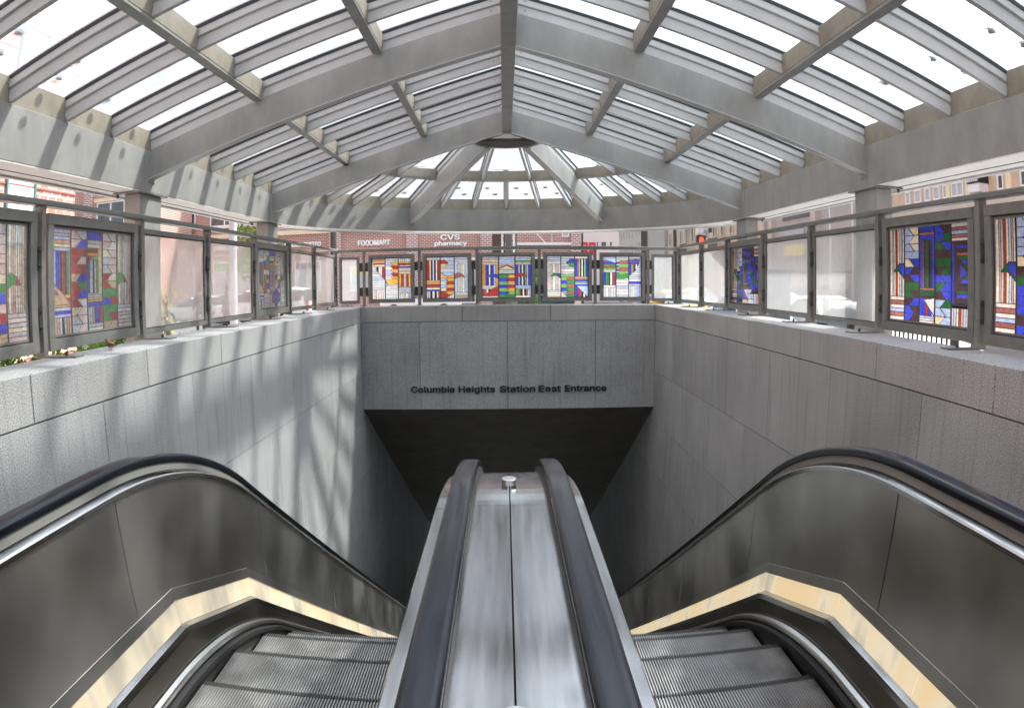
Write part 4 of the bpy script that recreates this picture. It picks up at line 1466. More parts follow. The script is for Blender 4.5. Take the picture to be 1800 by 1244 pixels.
mb = MB(); mb.box(3.0, 3.12, 44.9, 44.99, 2.5, 4.4, PAINTL); mb.build('downpipe', st)
LW = pbr('sign_white', (0.9, 0.9, 0.9), 0.4)
text("FOODMART", 0.62, (-9.46, 44.93, 2.55), LW, 'sign_letters', st, depth=0.05, bold=0.048, width=2.1)
text("CVS", 0.62, (-4.05, 44.93, 2.79), LW, 'sign_letters', st, depth=0.05, bold=0.035, width=1.22)
text("pharmacy", 0.52, (-4.43, 44.93, 2.42), LW, 'sign_letters', st, depth=0.05, bold=0.048, width=2.05)
text("1 HOUR PHOTO", 0.55, (-14.55, 44.93, 2.62), LW, 'sign_letters', st, depth=0.05, bold=0.048, width=2.55)
text("OPEN 24 HOURS", 0.62, (-19.8, 44.93, 2.63), LW, 'sign_letters', st, depth=0.05, bold=0.048, width=2.75)

wg = thing('brick_building', 'dark brick wing with beige lintel at the left end of the shops', 'building', (-26, 38, G))
mb = MB(); mb.box(-34, -21.4, 38, 44.6, G - 0.2, 9.2, BRK); mb.box(-34, -21.4, 37.9, 44.6, 9.2, 9.6, BAND); mb.build('wall', wg)
mb = MB(); mb.box(-26.3, -25.7, 37.75, 37.995, G, 9.1, BRKP); mb.build('pier', wg)
mb = MB(); mb.box(-25.5, -21.8, 37.86, 37.995, 5.78, 6.0, BAND); mb.build('lintel', wg)
window(wg, 'y', 38, -1, -25.3, -22.0, 4.25, 5.76, 3, 1, sill=WHITE)
window(wg, 'y', 38, -1, -31.0, -27.4, 4.25, 5.76, 3, 1, sill=WHITE)

# ---- tall pink brick building beside the plaza on the left
nb_ = thing('brick_building', 'tall sunlit pink brick building close by on the left', 'building', (-14, 0, G))
mb = MB(); mb.box(-26, -12.0, -30, 16.76, G - 0.2, 31, BRKN); mb.build('wall', nb_)
for zz in (2.83, 6.3, 9.8, 13.3, 16.8, 20.3):
    mb = MB(); mb.box(-11.999, -11.96, -30, 16.76, zz, zz + 0.05, pbr('dark_course', (0.22, 0.09, 0.07), 0.8)); mb.build('course', nb_)
TEAL = pbr('teal_frame', (0.06, 0.16, 0.15), 0.4)
BLND = pbr('white_blind', (0.72, 0.74, 0.71), 0.7, var=0.08, vscale=4, stretch=(1, 1, 14))
for f in range(6):
    for k in range(5):
        y0_ = 13.45 - 3.4 * k
        window(nb_, 'x', -12.0, 1, y0_, y0_ + 1.3, 1.35 + 3.5 * f, 3.55 + 3.5 * f, 1, 1, fr=TEAL, gl=BLND, fw=0.07)
for f in range(1, 7):
    mb = MB(); mb.box(-12.0, -11.2, 8.2, 12.6, 1.0 + 3.5 * f, 1.15 + 3.5 * f, BAND); mb.build('balcony', nb_)
tw = thing('tower_block', 'distant slim grey tower seen through the left roof glass', 'building', (-66, 120, G))
mb = MB(); mb.box(-68.4, -64, 120, 132, G, 45, pbr('grey_tower', (0.33, 0.33, 0.35), 0.8, var=0.1)); mb.box(-68.8, -63.6, 119.6, 132.4, 45, 45.8, PALEST); mb.build('wall', tw)

# ---- right side of the avenue, all along x = 20
tb = thing('apartment_building', 'tan stone apartment building at the far right beyond the railing', 'building', (22, 25, G))
mb = MB(); mb.box(20, 34, -20, 31.8, G - 0.2, 9.6, TANST); mb.build('wall', tb)
mb = MB(); mb.box(19.6, 20, -20, 31.8, 3.45, 3.95, PALEST); mb.box(19.8, 20, -20, 31.8, 3.96, 4.02, BAND); mb.build('ledge', tb)
for y0_, w_, nx in ((30.0, 0.45, 1), (28.95, 0.62, 1), (28.1, 0.5, 1), (27.25, 0.6, 1), (26.5, 0.5, 1), (25.3, 1.0, 2), (23.9, 0.5, 1), (22.35, 0.42, 1), (19.9, 1.3, 2), (17.6, 0.5, 1), (15.2, 1.3, 2)):
    window(tb, 'x', 20, -1, y0_, y0_ + w_, 4.15, 6.6, nx, 4, fr=WHITE, gl=WGLL if y0_ > 24.5 else WGLS, fw=0.07)
for y0_ in (24.75, 21.8, 19.2, 18.6, 26.35):
    mb = MB(); mb.box(19.88, 20, y0_, y0_ + 0.35, 4.03, 9.4, BAND); mb.build('pilaster', tb)
for f in range(1):
    for k in range(7):
        window(tb, 'x', 20, -1, 16.5 + 2.1 * k, 17.6 + 2.1 * k, 7.6 + 3.2 * f, 9.6 + 3.2 * f, 2, 2, fr=WHITE, gl=WGLL, fw=0.07)
mb = MB(); mb.box(20, 24, 31.8, 34.6, G, 4.4, TANST); mb.build('entrance_block', tb)
sg = thing('sign_box', 'black box sign reading APARTMENTS NOW LEASING on the tan building', 'sign', (19.8, 23.85, 4.5))
mb = MB(); mb.box(19.35, 19.97, 23.42, 24.30, 4.48, 5.02, BLACK); mb.build('box', sg, bevel=0.01)
for i, tx in enumerate(("APARTMENTS", "NOW LEASING", "MOVE IN TODAY")):
    text(tx, 0.16, (19.345, 24.26, 4.86 - 0.155 * i), LW, 'lettering', sg, rot=(pi / 2, 0, -pi / 2), depth=0.004, bold=0.03, width=0.80)
mb = MB(); mb.box(19.4, 19.97, 23.45, 24.28, 4.12, 4.475, WHITE); mb.build('lower_panel', sg)

cb = thing('concrete_building', 'plain pale concrete building with a yellow banner beyond the right railing', 'building', (24, 43, G))
mb = MB(); mb.box(20, 36, 34.6, 52, G - 0.2, 12, GREYC); mb.build('wall', cb)
mb = MB()
for y0_ in (50.6, 49.0, 41.2):
    mb.box(19.7, 20, y0_, y0_ + 0.8, G, 11.8, PALEST)
for z_ in (0.8, 3.0, 5.3, 7.6):
    mb.box(19.975, 20, 34.6, 52, z_, z_ + 0.06, pbr('slab_joint', (0.2, 0.19, 0.18), 0.9))  # narrow dark joint lines between the concrete slabs
mb.build('ribs', cb)
mb = MB(); mb.box(19.9, 20, 42.2, 47.3, 4.55, 4.85, BLACK); mb.build('slot', cb)
mb = MB(); mb.box(19.86, 20, 43.5, 47.0, 2.95, 3.85, pbr('grey_banner', (0.45, 0.47, 0.5), 0.7)); mb.build('sign_band', cb)
mb = MB(); mb.box(19.86, 19.97, 43.6, 47.0, 1.95, 2.75, pbr('yellow_banner', (0.80, 0.66, 0.22), 0.7)); mb.build('banner', cb)
mb = MB(); mb.box(19.95, 20, 35, 52, G, -0.15, pbr('grey_gate', (0.25, 0.25, 0.26), 0.7)); mb.build('gate', cb)
for nm_, lab, Ya, Yb, H, wx, mt_ in (('apartment_building', 'tan apartment block with small balconies down the avenue', 58, 84, 17, 1.0, TANST), ('apartment_building', 'pale blank walled block behind the tan apartments', 86, 96, 13, 0, pbr('pinkish_wall', (0.48, 0.42, 0.38), 0.9, var=0.1)),
                                    ('apartment_building', 'pale row building with many narrow windows at the end of the avenue', 99, 128, 16, 1.0, PALEST)):
    ab = thing(nm_, lab, 'building', (24, (Ya + Yb) / 2, G))
    mb = MB(); mb.box(20, 34, Ya, Yb, G - 0.2, H, mt_); mb.box(19.7, 34, Ya, Yb, H, H + 0.5, PALEST); mb.build('wall', ab)
    if wx:
        for f in range(5):
            for k in range(int((Yb - Ya) / 2.6)):
                window(ab, 'x', 20, -1, Ya + 0.8 + 2.6 * k, Ya + 1.8 + 2.6 * k, 1.4 + 2.9 * f, 3.0 + 2.9 * f, 1, 1, fr=PALEST, gl=WGLS if mt_ is TANST else WGLL, fw=0.12)
    if mt_ is TANST:
        for f in range(3):
            for y0_ in (61, 72):
                mb = MB(); mb.box(19.1, 20, y0_, y0_ + 3, 3.1 + 2.9 * f, 3.2 + 2.9 * f, RAILD)
                for q in range(13):
                    mb.box(19.1, 19.14, y0_ + 0.24 * q, y0_ + 0.24 * q + 0.05, 3.2 + 2.9 * f, 4.1 + 2.9 * f, RAILD)
                mb.box(19.1, 19.15, y0_, y0_ + 3, 4.1 + 2.9 * f, 4.15 + 2.9 * f, RAILD); mb.build('balcony', ab)
rs = thing('shop_building', 'white shop building with red banners beyond the end railing', 'building', (8, 60, G))
mb = MB(); mb.box(5.6, 9.9, 60, 72, G - 0.2, 9, WHITE); mb.build('wall', rs)
RED = pbr('red_banner', (0.62, 0.05, 0.07), 0.6)
for a in (6.6, 7.28):
    mb = MB(); mb.box(a, a + 0.55, 59.9, 59.995, 2.3, 3.42, RED)
    for rr_, a0_, a1_ in ((0.20, 20, 250), (0.11, 60, 300)):
        for q in range(8):
            t0 = R(a0_ + (a1_ - a0_) * q / 8); t1_ = R(a0_ + (a1_ - a0_) * (q + 1) / 8); cx = a + 0.28; cz = 2.98
            mb.prism([(cx + rr_ * cos(t0), 59.895, cz + rr_ * sin(t0)), (cx + rr_ * cos(t1_), 59.895, cz + rr_ * sin(t1_)), (cx + (rr_ - .04) * cos(t1_), 59.895, cz + (rr_ - .04) * sin(t1_)), (cx + (rr_ - .04) * cos(t0), 59.895, cz + (rr_ - .04) * sin(t0))], (0, -0.004, 0), WHITE)
    ob = mb.build('banner', rs)
for a, b in ((7.9, 8.1), (8.3, 8.8), (9.05, 9.3)):
    window(rs, 'y', 60, -1, a, b, 3.05, 3.5, 1, 1, gl=WGLS, fw=0.05)
fb = thing('apartment_building', 'pale far block closing the view beyond the white shop', 'building', (14, 140, G))
mb = MB(); mb.box(14, 19.5, 140, 155, G, 14, PALEST); mb.build('wall', fb)
for f in range(4):
    for k in range(3):
        window(fb, 'y', 140, -1, 14.7 + 1.6 * k, 15.5 + 1.6 * k, 2 + 3 * f, 3.6 + 3 * f, 1, 1, gl=WGLL)

# ---- street furniture
DKP = pbr('dark_pole', (0.035, 0.033, 0.035), 0.5)
GPL = pbr('galvanised_pole', (0.33, 0.33, 0.36), 0.5)


def pole(name, lab, cat, x, y, r, z1, mat, arm=None, group=None):
    p = thing(name, lab, cat, (x, y, G), group)
    mb = MB(); mb.lathe((x, y, G), [(r * 1.9, 0), (r * 1.9, 0.25), (r * 1.2, 0.4), (r, 0.6), (r * 0.85, z1 - G)], mat, 16); mb.build('pole', p, smooth=True)
    if arm:
        mb = MB(); pts = [(x, y, z1)] + [(x + arm * sin(a), y, z1 + 0.5 * abs(arm) * (1 - cos(a))) for a in (0.5, 1.0, 1.5)]
        for a, b in zip(pts[:-1], pts[1:]):
            mb.tube(a, b, r * 0.6, r * 0.5, mat, 8)
        mb.build('arm', p)
        e = pts[-1]; mb = MB(); mb.ball((e[0] + 0.25 * (1 if arm > 0 else -1), e[1], e[2]), (0.35, 0.14, 0.10), mat, 10); mb.build('lamp_head', p, smooth=True)
    return p


pole('street_lamp', 'grey street lamp pole behind the left frosted panels', 'street lamp', -7.35, 18, 0.12, 6.5, GPL, 1.2)
pole('street_lamp', 'dark street lamp pole in front of the FOODMART shop', 'street lamp', -5.45, 22, 0.105, 6.5, DKP, -1.2)
pole('street_lamp', 'thick dark pole beyond the rightmost end stained panel', 'street lamp', 5.06, 25, 0.13, 6.8, DKP, 1.3)
pole('street_lamp', 'slim dark pole left of the red pedestrian signal', 'street lamp', 6.21, 25, 0.07, 6.0, DKP, 0.8)
pole('street_lamp', 'thin curved black lamp before the red banners', 'street lamp', 4.30, 38.5, 0.06, 2.9, DKP, -0.35)
for x, y, lab in ((17, 33.7, 'slim white flagpole left of the right front column'), (17, 31.1, 'slim white flagpole just beside the right front column')):
    p = thing('flagpole', lab, 'flagpole', (x, y, G), 'white flagpoles before the concrete building')
    mb = MB(); mb.tube((x, y, G), (x, y, 4.1), 0.05, 0.035, WHITE, 10); mb.build('pole', p, smooth=True)
    mb = MB(); mb.ball((x, y, 4.16), 0.07, WHITE, 8); mb.build('finial', p, smooth=True)
pl = thing('station_pylon', 'dark brown station pylon with white vertical Columbia Heights lettering', 'sign', (0.02, 22.2, G))
BRN = pbr('pylon_brown', (0.055, 0.036, 0.026), 0.4, 0.3)
mb = MB(); mb.box(-0.37, 0.04, 22.0, 22.42, G, 3.6, BRN); mb.build('left_face', pl, bevel=0.01)
mb = MB(); mb.box(0.05, 0.235, 22.06, 22.36, G, 3.6, pbr('pylon_grey', (0.10, 0.105, 0.11), 0.35, 0.5)); mb.build('core', pl)
mb = MB(); mb.box(0.245, 0.41, 22.0, 22.42, G, 3.6, pbr('pylon_taupe', (0.13, 0.115, 0.105), 0.4, 0.3)); mb.build('right_face', pl, bevel=0.01)
text("Columbia Heights", 0.155, (-0.085, 21.992, 1.60), LW, 'lettering', pl, rot=(pi / 2, pi / 2, 0), depth=0.004, bold=0.02)
text("Columbia Heights", 0.155, (0.275, 21.992, 1.59), LW, 'lettering', pl, rot=(pi / 2, pi / 2, 0), depth=0.004, bold=0.02)

ts = thing('traffic_signal', 'traffic signal with a lit red pedestrian hand above the right railing', 'traffic signal', (5.74, 20, G))
mb = MB(); mb.lathe((5.74, 20.1, G), [(0.14, 0), (0.14, 0.3), (0.07, 0.4), (0.06, 3.6)], GPL, 14); mb.build('pole', ts, smooth=True)
mb = MB(); mb.box(5.60, 5.86, 19.82, 20.0, 1.13, 1.39, BLACK); ob = mb.build('pedestrian_head', ts, bevel=0.01)
HND = pbr('lit_hand', (0.4, 0.05, 0.02), 0.5, emis=(1.0, 0.08, 0.03), estr=1.0)
mb = MB(); mb.box(5.66, 5.79, 19.81, 19.82, 1.17, 1.27, HND)
for k in range(4):
    mb.box(5.66 + k * 0.034, 5.685 + k * 0.034, 19.81, 19.82, 1.271, 1.34 - (0.015 if k in (0, 3) else 0), HND)
mb.hexa([(5.79, 19.81, 1.19), (5.82, 19.81, 1.24), (5.82, 19.82, 1.24), (5.79, 19.82, 1.19), (5.79, 19.81, 1.22), (5.81, 19.81, 1.26), (5.81, 19.82, 1.26), (5.79, 19.82, 1.22)], HND)
mb.build('lit_symbol', ob)
mb = MB(); mb.box(5.66, 5.82, 19.9, 20.2, 1.42, 1.80, PAINTL); mb.tube((5.80, 20, 1.56), (6.02, 19.95, 1.56), 0.095, 0.11, GPL, 14); mb.build('vehicle_head', ts)
mb = MB(); mb.tube((6.0, 19.9, 1.56), (6.06, 19.86, 1.555), 0.10, 0.075, BLACK, 14); mb.build('visor', ts)
ub = thing('utility_cabinet', 'tall grey metal cabinet on the pavement behind the right frosted panel', 'cabinet', (6.7, 16.3, G))
CAB = pbr('cabinet_grey', (0.16, 0.18, 0.21), 0.5, 0.2, var=0.2)
mb = MB(); mb.box(6.10, 6.95, 16, 16.8, G - 0.12, 0.30, CAB); mb.build('body', ub, bevel=0.02)
mb = MB(); mb.box(6.05, 7.0, 15.95, 16.85, 0.30, 0.37, CAB); mb.build('lid', ub, bevel=0.01)
mb = MB(); mb.box(6.16, 6.50, 15.975, 15.998, -1.4, 0.22, CAB); mb.box(6.55, 6.89, 15.975, 15.998, -1.4, 0.22, CAB); mb.tube((6.52, 15.96, -0.6), (6.52, 15.96, -0.4), 0.015, 0.015, STEELB, 8); mb.build('door', ub)
fc = thing('iron_fence', 'low black iron fence outside the right stained glass panel', 'fence', (5.2, 7.4, G))
mb = MB()
for k in range(24):
    mb.box(5.0, 5.02, 6.6 + 0.055 * k * 2, 6.62 + 0.11 * k, G, -0.50, DKP)
mb.box(4.99, 5.03, 6.55, 9.2, -0.56, -0.52, DKP); mb.box(4.99, 5.03, 6.55, 9.2, G + 0.1, G + 0.13, DKP); mb.build('bars', fc)
for y0_ in (6.52, 9.2):
    mb = MB(); mb.box(4.97, 5.05, y0_, y0_ + 0.08, G, -0.52, DKP); mb.build('post', fc)

# ---- vehicles
TYRE = pbr('tyre', (0.02, 0.02, 0.02), 0.8)
CGL = pbr('car_glass', (0.03, 0.04, 0.045), 0.05, spec=0.9)
HL = pbr('headlamp_glass', (0.7, 0.72, 0.74), 0.1)
TLM = pbr('tail_lamp_red', (0.45, 0.02, 0.02), 0.25)


def car(name, lab, cat, x, y, rz, col, kind='sedan', group=None):
    """nose towards -Y before rotation"""
    paint = pbr('car_paint_' + name + str(col), col, 0.25, 0.1, spec=0.6)
    c = thing(name, lab, cat, (0, 0, 0), group)
    L, Wd = (4.4, 0.88) if kind != 'van' else (4.75, 0.93)
    if kind == 'van':
        prof = [(-2.37, .45, .80), (-2.2, .3, .95), (-1.7, .25, 1.02), (-1.2, .22, 1.10), (0, .22, 1.12), (1.2, .22, 1.12), (2.2, .26, 1.10), (2.38, .40, 1.00)]
        roof = [(-1.45, 1.06, .80), (-0.75, 1.62, .68), (0.3, 1.72, .70), (1.6, 1.70, .70), (2.2, 1.62, .70), (2.34, 1.08, .80)]
    else:
        prof = [(-2.2, .42, .62), (-2.1, .3, .72), (-1.6, .22, .82), (-0.9, .2, .90), (0, .2, .93), (1.1, .2, .95), (1.9, .25, .93), (2.15, .36, .86), (2.2, .45, .75)]
        roof = [(-1.0, .90, .80), (-0.25, 1.36, .62), (0.4, 1.43, .62), (0.95, 1.38, .62), (1.6, .94, .74)]
    mb = MB(); rg = []
    for i, (yy, z0_, z1_) in enumerate(prof):
        e = 0.82 if i in (0, len(prof) - 1) else (0.94 if i in (1, len(prof) - 2) else 1.0)
        w_ = Wd * e
        rg.append([(-w_ * .9, yy, z0_), (w_ * .9, yy, z0_), (w_, yy, z0_ + .12), (w_, yy, z1_ - .22), (w_ * .94, yy, z1_ - .03), (w_ * .8, yy, z1_), (-w_ * .8, yy, z1_), (-w_ * .94, yy, z1_ - .03), (-w_, yy, z1_ - .22), (-w_, yy, z0_ + .12)])
    mb.rings(rg, paint)
    top = [[(-a, yy, .85), (a, yy, .85), (a * .97, yy, z - .05), (a * .85, yy, z), (-a * .85, yy, z), (-a * .97, yy, z - .05)] for yy, z, a in roof]
    for q, (yy, z, a) in zip(top, roof):
        q[0] = (-Wd * .93, yy, .84); q[1] = (Wd * .93, yy, .84)
    mb.rings(top[1:-1], paint)
    body = mb.build('body', c, smooth=True)
    gmb = MB()
    (ya, za, aa), (yb, zb_, ab) = roof[0], roof[1]
    gmb.hexa([(-aa, ya, za - .02), (aa, ya, za - .02), (ab * .95, yb, zb_ - .03), (-ab * .95, yb, zb_ - .03), (-aa, ya + .1, za - .04), (aa, ya + .1, za - .04), (ab, yb + .1, zb_ - .08), (-ab, yb + .1, zb_ - .08)], CGL)
    gmb.build('windscreen', c)
    gmb = MB(); (ya, za, aa), (yb, zb_, ab) = roof[-1], roof[-2]
    gmb.hexa([(-aa, ya, za - .02), (aa, ya, za - .02), (ab * .95, yb, zb_ - .03), (-ab * .95, yb, zb_ - .03), (-aa, ya - .1, za - .04), (aa, ya - .1, za - .04), (ab, yb - .1, zb_ - .08), (-ab, yb - .1, zb_ - .08)], CGL)
    gmb.build('rear_window', c)
    for sx in (-1, 1):
        gmb = MB(); r1, r2, r3 = roof[0], roof[1], roof[-2]
        ys_ = [(r1[0] + .25, .98, Wd * .945), (r2[0] + .08, roof[1][1] - .1, r2[2] + .025), (0.35, roof[2][1] - .1, r2[2] + .03), (r3[0] - .05, r3[1] - .1, r3[2] + .025), (roof[-1][0] - .28, 1.0, Wd * .92)]
        zl = 0.93 if kind != 'van' else 1.10
        gmb.prism([(sx * (Wd * .955 if i in (0, 4) else a + 0.0), yy, max(z, zl)) for i, (yy, z, a) in enumerate(ys_)], (sx * 0.012, 0, 0), CGL)
        gmb.build('side_window', c)
    for sx in (-1, 1):
        for yy in (-1.38, 1.35):
            mbw = MB(); mbw.tube((sx * (Wd - .2), yy, .32), (sx * (Wd + .015), yy, .32), .32, .32, TYRE, 18); wh = mbw.build('wheel', c)
            mbw = MB(); mbw.tube((sx * (Wd + .012), yy, .32), (sx * (Wd + .03), yy, .32), .20, .17, STEELB, 12); mbw.build('rim', wh)
        mbh = MB(); mbh.ball((sx * Wd * .68, prof[0][0] + .07, .64 if kind != 'van' else .78), (.17, .07, .08), HL, 8); mbh.build('headlight', c, smooth=True)
        mbh = MB(); mbh.box(*sorted((sx * Wd * .55, sx * Wd * .86)), prof[-1][0] - .12, prof[-1][0] + .015, .62, .80 if kind != 'van' else 1.05, TLM); mbh.build('tail_light', c)
    mbh = MB(); mbh.box(-.7, .7, prof[0][0] - .03, prof[0][0] + .1, .32, .46, BLACK); mbh.build('bumper', c); mbh = MB(); mbh.box(-.7, .7, prof[-1][0] - .1, prof[-1][0] + .03, .32, .46, BLACK); mbh.build('bumper', c)
    c.location = (x, y, G - 0.13); c.rotation_euler = (0, 0, rz)
    return c


PK = 'cars standing in the street'
car('parked_car', 'silver sedan facing left behind the first left frosted panel', 'car', -16.0, 34.2, -pi / 2, (0.50, 0.52, 0.55), group=PK)
car('white_van', 'white minivan across the street behind the left railing', 'van', -11.4, 32.0, -pi / 2, (0.82, 0.82, 0.80), 'van', group=PK)
car('parked_car', 'white car in front of the brick shops below the FOODMART sign', 'car', -4.6, 38.5, -pi / 2, (0.80, 0.80, 0.80), group=PK)
car('parked_car', 'dark green car under the CVS sign', 'car', 1.6, 38.8, -pi / 2, (0.03, 0.07, 0.05), group=PK)
car('parked_car', 'white sedan heading up the avenue behind the third right frosted panel', 'car', 10.4, 36.5, 0, (0.80, 0.80, 0.80), group=PK)
car('parked_car', 'pale grey sedan facing the camera beside the walking person', 'car', 9.35, 18.6, 0, (0.66, 0.66, 0.67), group=PK)
car('parked_car', 'white car nearest the right railing, mostly hidden below the coping', 'car', 7.1, 11.6, 0.15, (0.80, 0.80, 0.80), group=PK)
car('parked_car', 'white car behind the grey utility cabinet', 'car', 10.2, 24.3, 0, (0.80, 0.80, 0.78), group=PK)
car('taxi', 'yellow taxi just showing over the far right coping', 'taxi', 6.95, 27.5, 0, (0.85, 0.50, 0.03), group=PK)
car('parked_car', 'light blue car just showing over the right coping beside the taxi', 'car', 7.6, 20.8, 0.0, (0.40, 0.62, 0.75), group=PK)

# ---- people
SKIN = pbr('skin', (0.30, 0.17, 0.11), 0.6)


def person(x, y, rz, lab, top, legs, hair=(0.02, 0.015, 0.012), h=1.70, stride=0.12, group=None):
    topm = pbr('cloth' + str(top), top, 0.85); legm = pbr('cloth' + str(legs), legs, 0.85)
    k = h / 1.75
    V = [(0, 0, .95, .145), (0, 0, 1.12, .125), (0, -.01, 1.32, .15), (0, 0, 1.46, .09), (0, 0, 1.53, .055), (0, -.015, 1.60, .085), (0, -.015, 1.68, .078),
         (-.09, 0, .90, .095), (-.10, -stride, .50, .065), (-.10, -stride * .7, .10, .045), (-.10, -stride * .7 - .15, .05, .04),
         (.09, 0, .90, .095), (.10, stride, .50, .065), (.10, stride * 1.4, .10, .045), (.10, stride * 1.4 - .15, .05, .04),
         (-.19, 0, 1.40, .06), (-.25, .03, 1.14, .045), (-.24, -.06, .90, .032), (-.24, -.08, .82, .035),
         (.19, 0, 1.40, .06), (.25, .03, 1.14, .045), (.24, -.10, .92, .032), (.24, -.13, .84, .035)]
    E = [(0, 1), (1, 2), (2, 3), (3, 4), (4, 5), (5, 6), (0, 7), (7, 8), (8, 9), (9, 10), (0, 11), (11, 12), (12, 13), (13, 14), (2, 15), (15, 16), (16, 17), (17, 18), (2, 19), (19, 20), (20, 21), (21, 22)]
    me = bpy.data.meshes.new('person')
    me.from_pydata([(a * k, b * k, c * k) for a, b, c, r in V], E, [])
    ob = bpy.data.objects.new('person_tmp', me); scn.collection.objects.link(ob)
    md = ob.modifiers.new('skin', 'SKIN'); md.use_smooth_shade = True
    for i, v in enumerate(me.skin_vertices[0].data):
        v.radius = (V[i][3] * k * (1.15 if i < 3 else 1), V[i][3] * k * (.8 if i < 4 else 1)); v.use_root = i == 0
    ob.modifiers.new('sub', 'SUBSURF').levels = 1
    ob.modifiers['sub'].render_levels = 1
    bpy.context.view_layer.update()
    dg = bpy.context.evaluated_depsgraph_get()
    m2 = bpy.data.meshes.new_from_object(ob.evaluated_get(dg))
    bpy.data.objects.remove(ob)
    m2.name = 'person'
    m2.materials.clear()
    for mt in (topm, legm, SKIN, BLACK):
        m2.materials.append(mt)
    for p in m2.polygons:
        z = p.center.z / k; ax = abs(p.center.x) / k
        p.material_index = 3 if z < .09 else (2 if z > 1.49 or (ax > .2 and z < 1.0 and z > .7) else (1 if z < .97 and ax < .19 else 0))
        p.use_smooth = True
    o = bpy.data.objects.new('person', m2); scn.collection.objects.link(o)
    o.location = (x, y, G); o.rotation_euler = (0, 0, rz)
    o['_o'] = (0.0, 0.0, 0.0)
    tag(o, lab, 'person', group)
    mb = MB(); mb.ball((0, .012 * k, 1.67 * k), (.098 * k, .108 * k, .105 * k), pbr('hair' + str(hair), hair, 0.7), 10)
    mb.build('hair', o, smooth=True)
    mb = MB()
    for sx in (-1, 1):
        mb.ball((sx * .032 * k, -.092 * k, 1.63 * k), .011 * k, WHITE, 6)
    mb.ball((0, -.105 * k, 1.60 * k), (.012 * k, .02 * k, .018 * k), SKIN, 6)
    mb.build('face', o)
    return o


PG = 'people on the street'
person(-10.35, 22.2, 0.3, 'person in dark clothes standing left, in front of the silver sedan', (0.04, 0.045, 0.05), (0.03, 0.03, 0.04), group=PG)
person(-9.45, 22.6, -0.4, 'person in grey top standing left, in front of the white minivan', (0.16, 0.16, 0.17), (0.03, 0.035, 0.05), group=PG)
person(7.55, 15.2, 1.2, 'person with dark hair and pale top walking behind the right frosted glass', (0.50, 0.52, 0.53), (0.12, 0.13, 0.16), h=1.62, group=PG)
person(15.2, 30.4, 0.5, 'person in blue jacket, leftmost of three far ones by the concrete wall', (0.05, 0.08, 0.16), (0.03, 0.03, 0.04), group=PG)
person(16.1, 30.6, -0.5, 'person in dark jacket, middle of three far ones by the concrete wall', (0.04, 0.05, 0.07), (0.04, 0.04, 0.05), group=PG)
person(17.0, 30.2, 0.2, 'person in slate jacket, rightmost of three far ones by the concrete wall', (0.10, 0.12, 0.16), (0.02, 0.02, 0.03), group=PG)

# ---- planting


def leafmat(name, c):
    mt, n, o = newmat(name)
    d = n.nodes.new('ShaderNodeBsdfDiffuse'); tl = n.nodes.new('ShaderNodeBsdfTranslucent'); mx = n.nodes.new('ShaderNodeMixShader')
    oi = n.nodes.new('ShaderNodeNewGeometry'); hs = n.nodes.new('ShaderNodeHueSaturation'); mr_ = n.nodes.new('ShaderNodeMapRange')
    hs.inputs['Color'].default_value = (*c, 1)
    mr_.inputs['To Min'].default_value = 0.5; mr_.inputs['To Max'].default_value = 1.6
    n.links.new(oi.outputs['Random Per Island'], mr_.inputs['Value']); n.links.new(mr_.outputs[0], hs.inputs['Value'])
    n.links.new(hs.outputs[0], d.inputs[0]); n.links.new(hs.outputs[0], tl.inputs[0])
    mx.inputs[0].default_value = 0.4
    n.links.new(d.outputs[0], mx.inputs[1]); n.links.new(tl.outputs[0], mx.inputs[2]); n.links.new(mx.outputs[0], o.inputs[0])
    return mt


LF1 = leafmat('leaf_green', (0.10, 0.165, 0.035)); LF2 = leafmat('leaf_yellow', (0.42, 0.42, 0.06)); LF3 = leafmat('leaf_dark', (0.08, 0.15, 0.035))
BARK = pbr('bark', (0.10, 0.075, 0.055), 0.9, var=0.2, vscale=8)


def leaves(mb, cen, rad, n, size, mat, rn):
    for _ in range(n):
        while True:
            p = Vector((rn.uniform(-1, 1), rn.uniform(-1, 1), rn.uniform(-1, 1)))
            if p.length < 1:
                break
        q = Vector(cen) + Vector((p.x * rad[0], p.y * rad[1], p.z * rad[2]))
        a = Vector((rn.uniform(-1, 1), rn.uniform(-1, 1), rn.uniform(-.6, .6))).normalized()
        b = a.cross(Vector((rn.uniform(-1, 1), rn.uniform(-1, 1), rn.uniform(-1, 1)))).normalized()
        s_ = size * rn.uniform(.6, 1.3)
        mb.face([q - a * s_, q - b * s_ * .4, q + a * s_, q + b * s_ * .4], mat)


def tree(x, y, zt, lab, mat, rc, nl, ls, seed, name='street_tree'):
    rn = random.Random(seed)
    t = thing(name, lab, 'tree', (x, y, G))
    zc = zt - rc[2]
    mb = MB(); mb.lathe((x, y, G), [(.09, 0), (.07, .5), (.05, (zc - G)), (.03, (zc - G) + rc[2] * .6)], BARK, 8)
    cr_ = MB()
    for k in range(11):
        a = rn.uniform(0, 2 * pi); r = rn.uniform(.35, .85)
        e = Vector((x + rc[0] * r * cos(a), y + rc[1] * r * sin(a), zc + rc[2] * rn.uniform(-.6, .8)))
        mb.tube((x, y, max(G + .9, zc - rc[2] * .9 + .1 * k)), e, .02, .006, BARK, 6)
        leaves(cr_, e, (rc[0] * .38, rc[1] * .38, rc[2] * .30), nl // 11, ls, mat, rn)
    mb.build('trunk', t, smooth=True); cr_.build('crown', t)
    return t


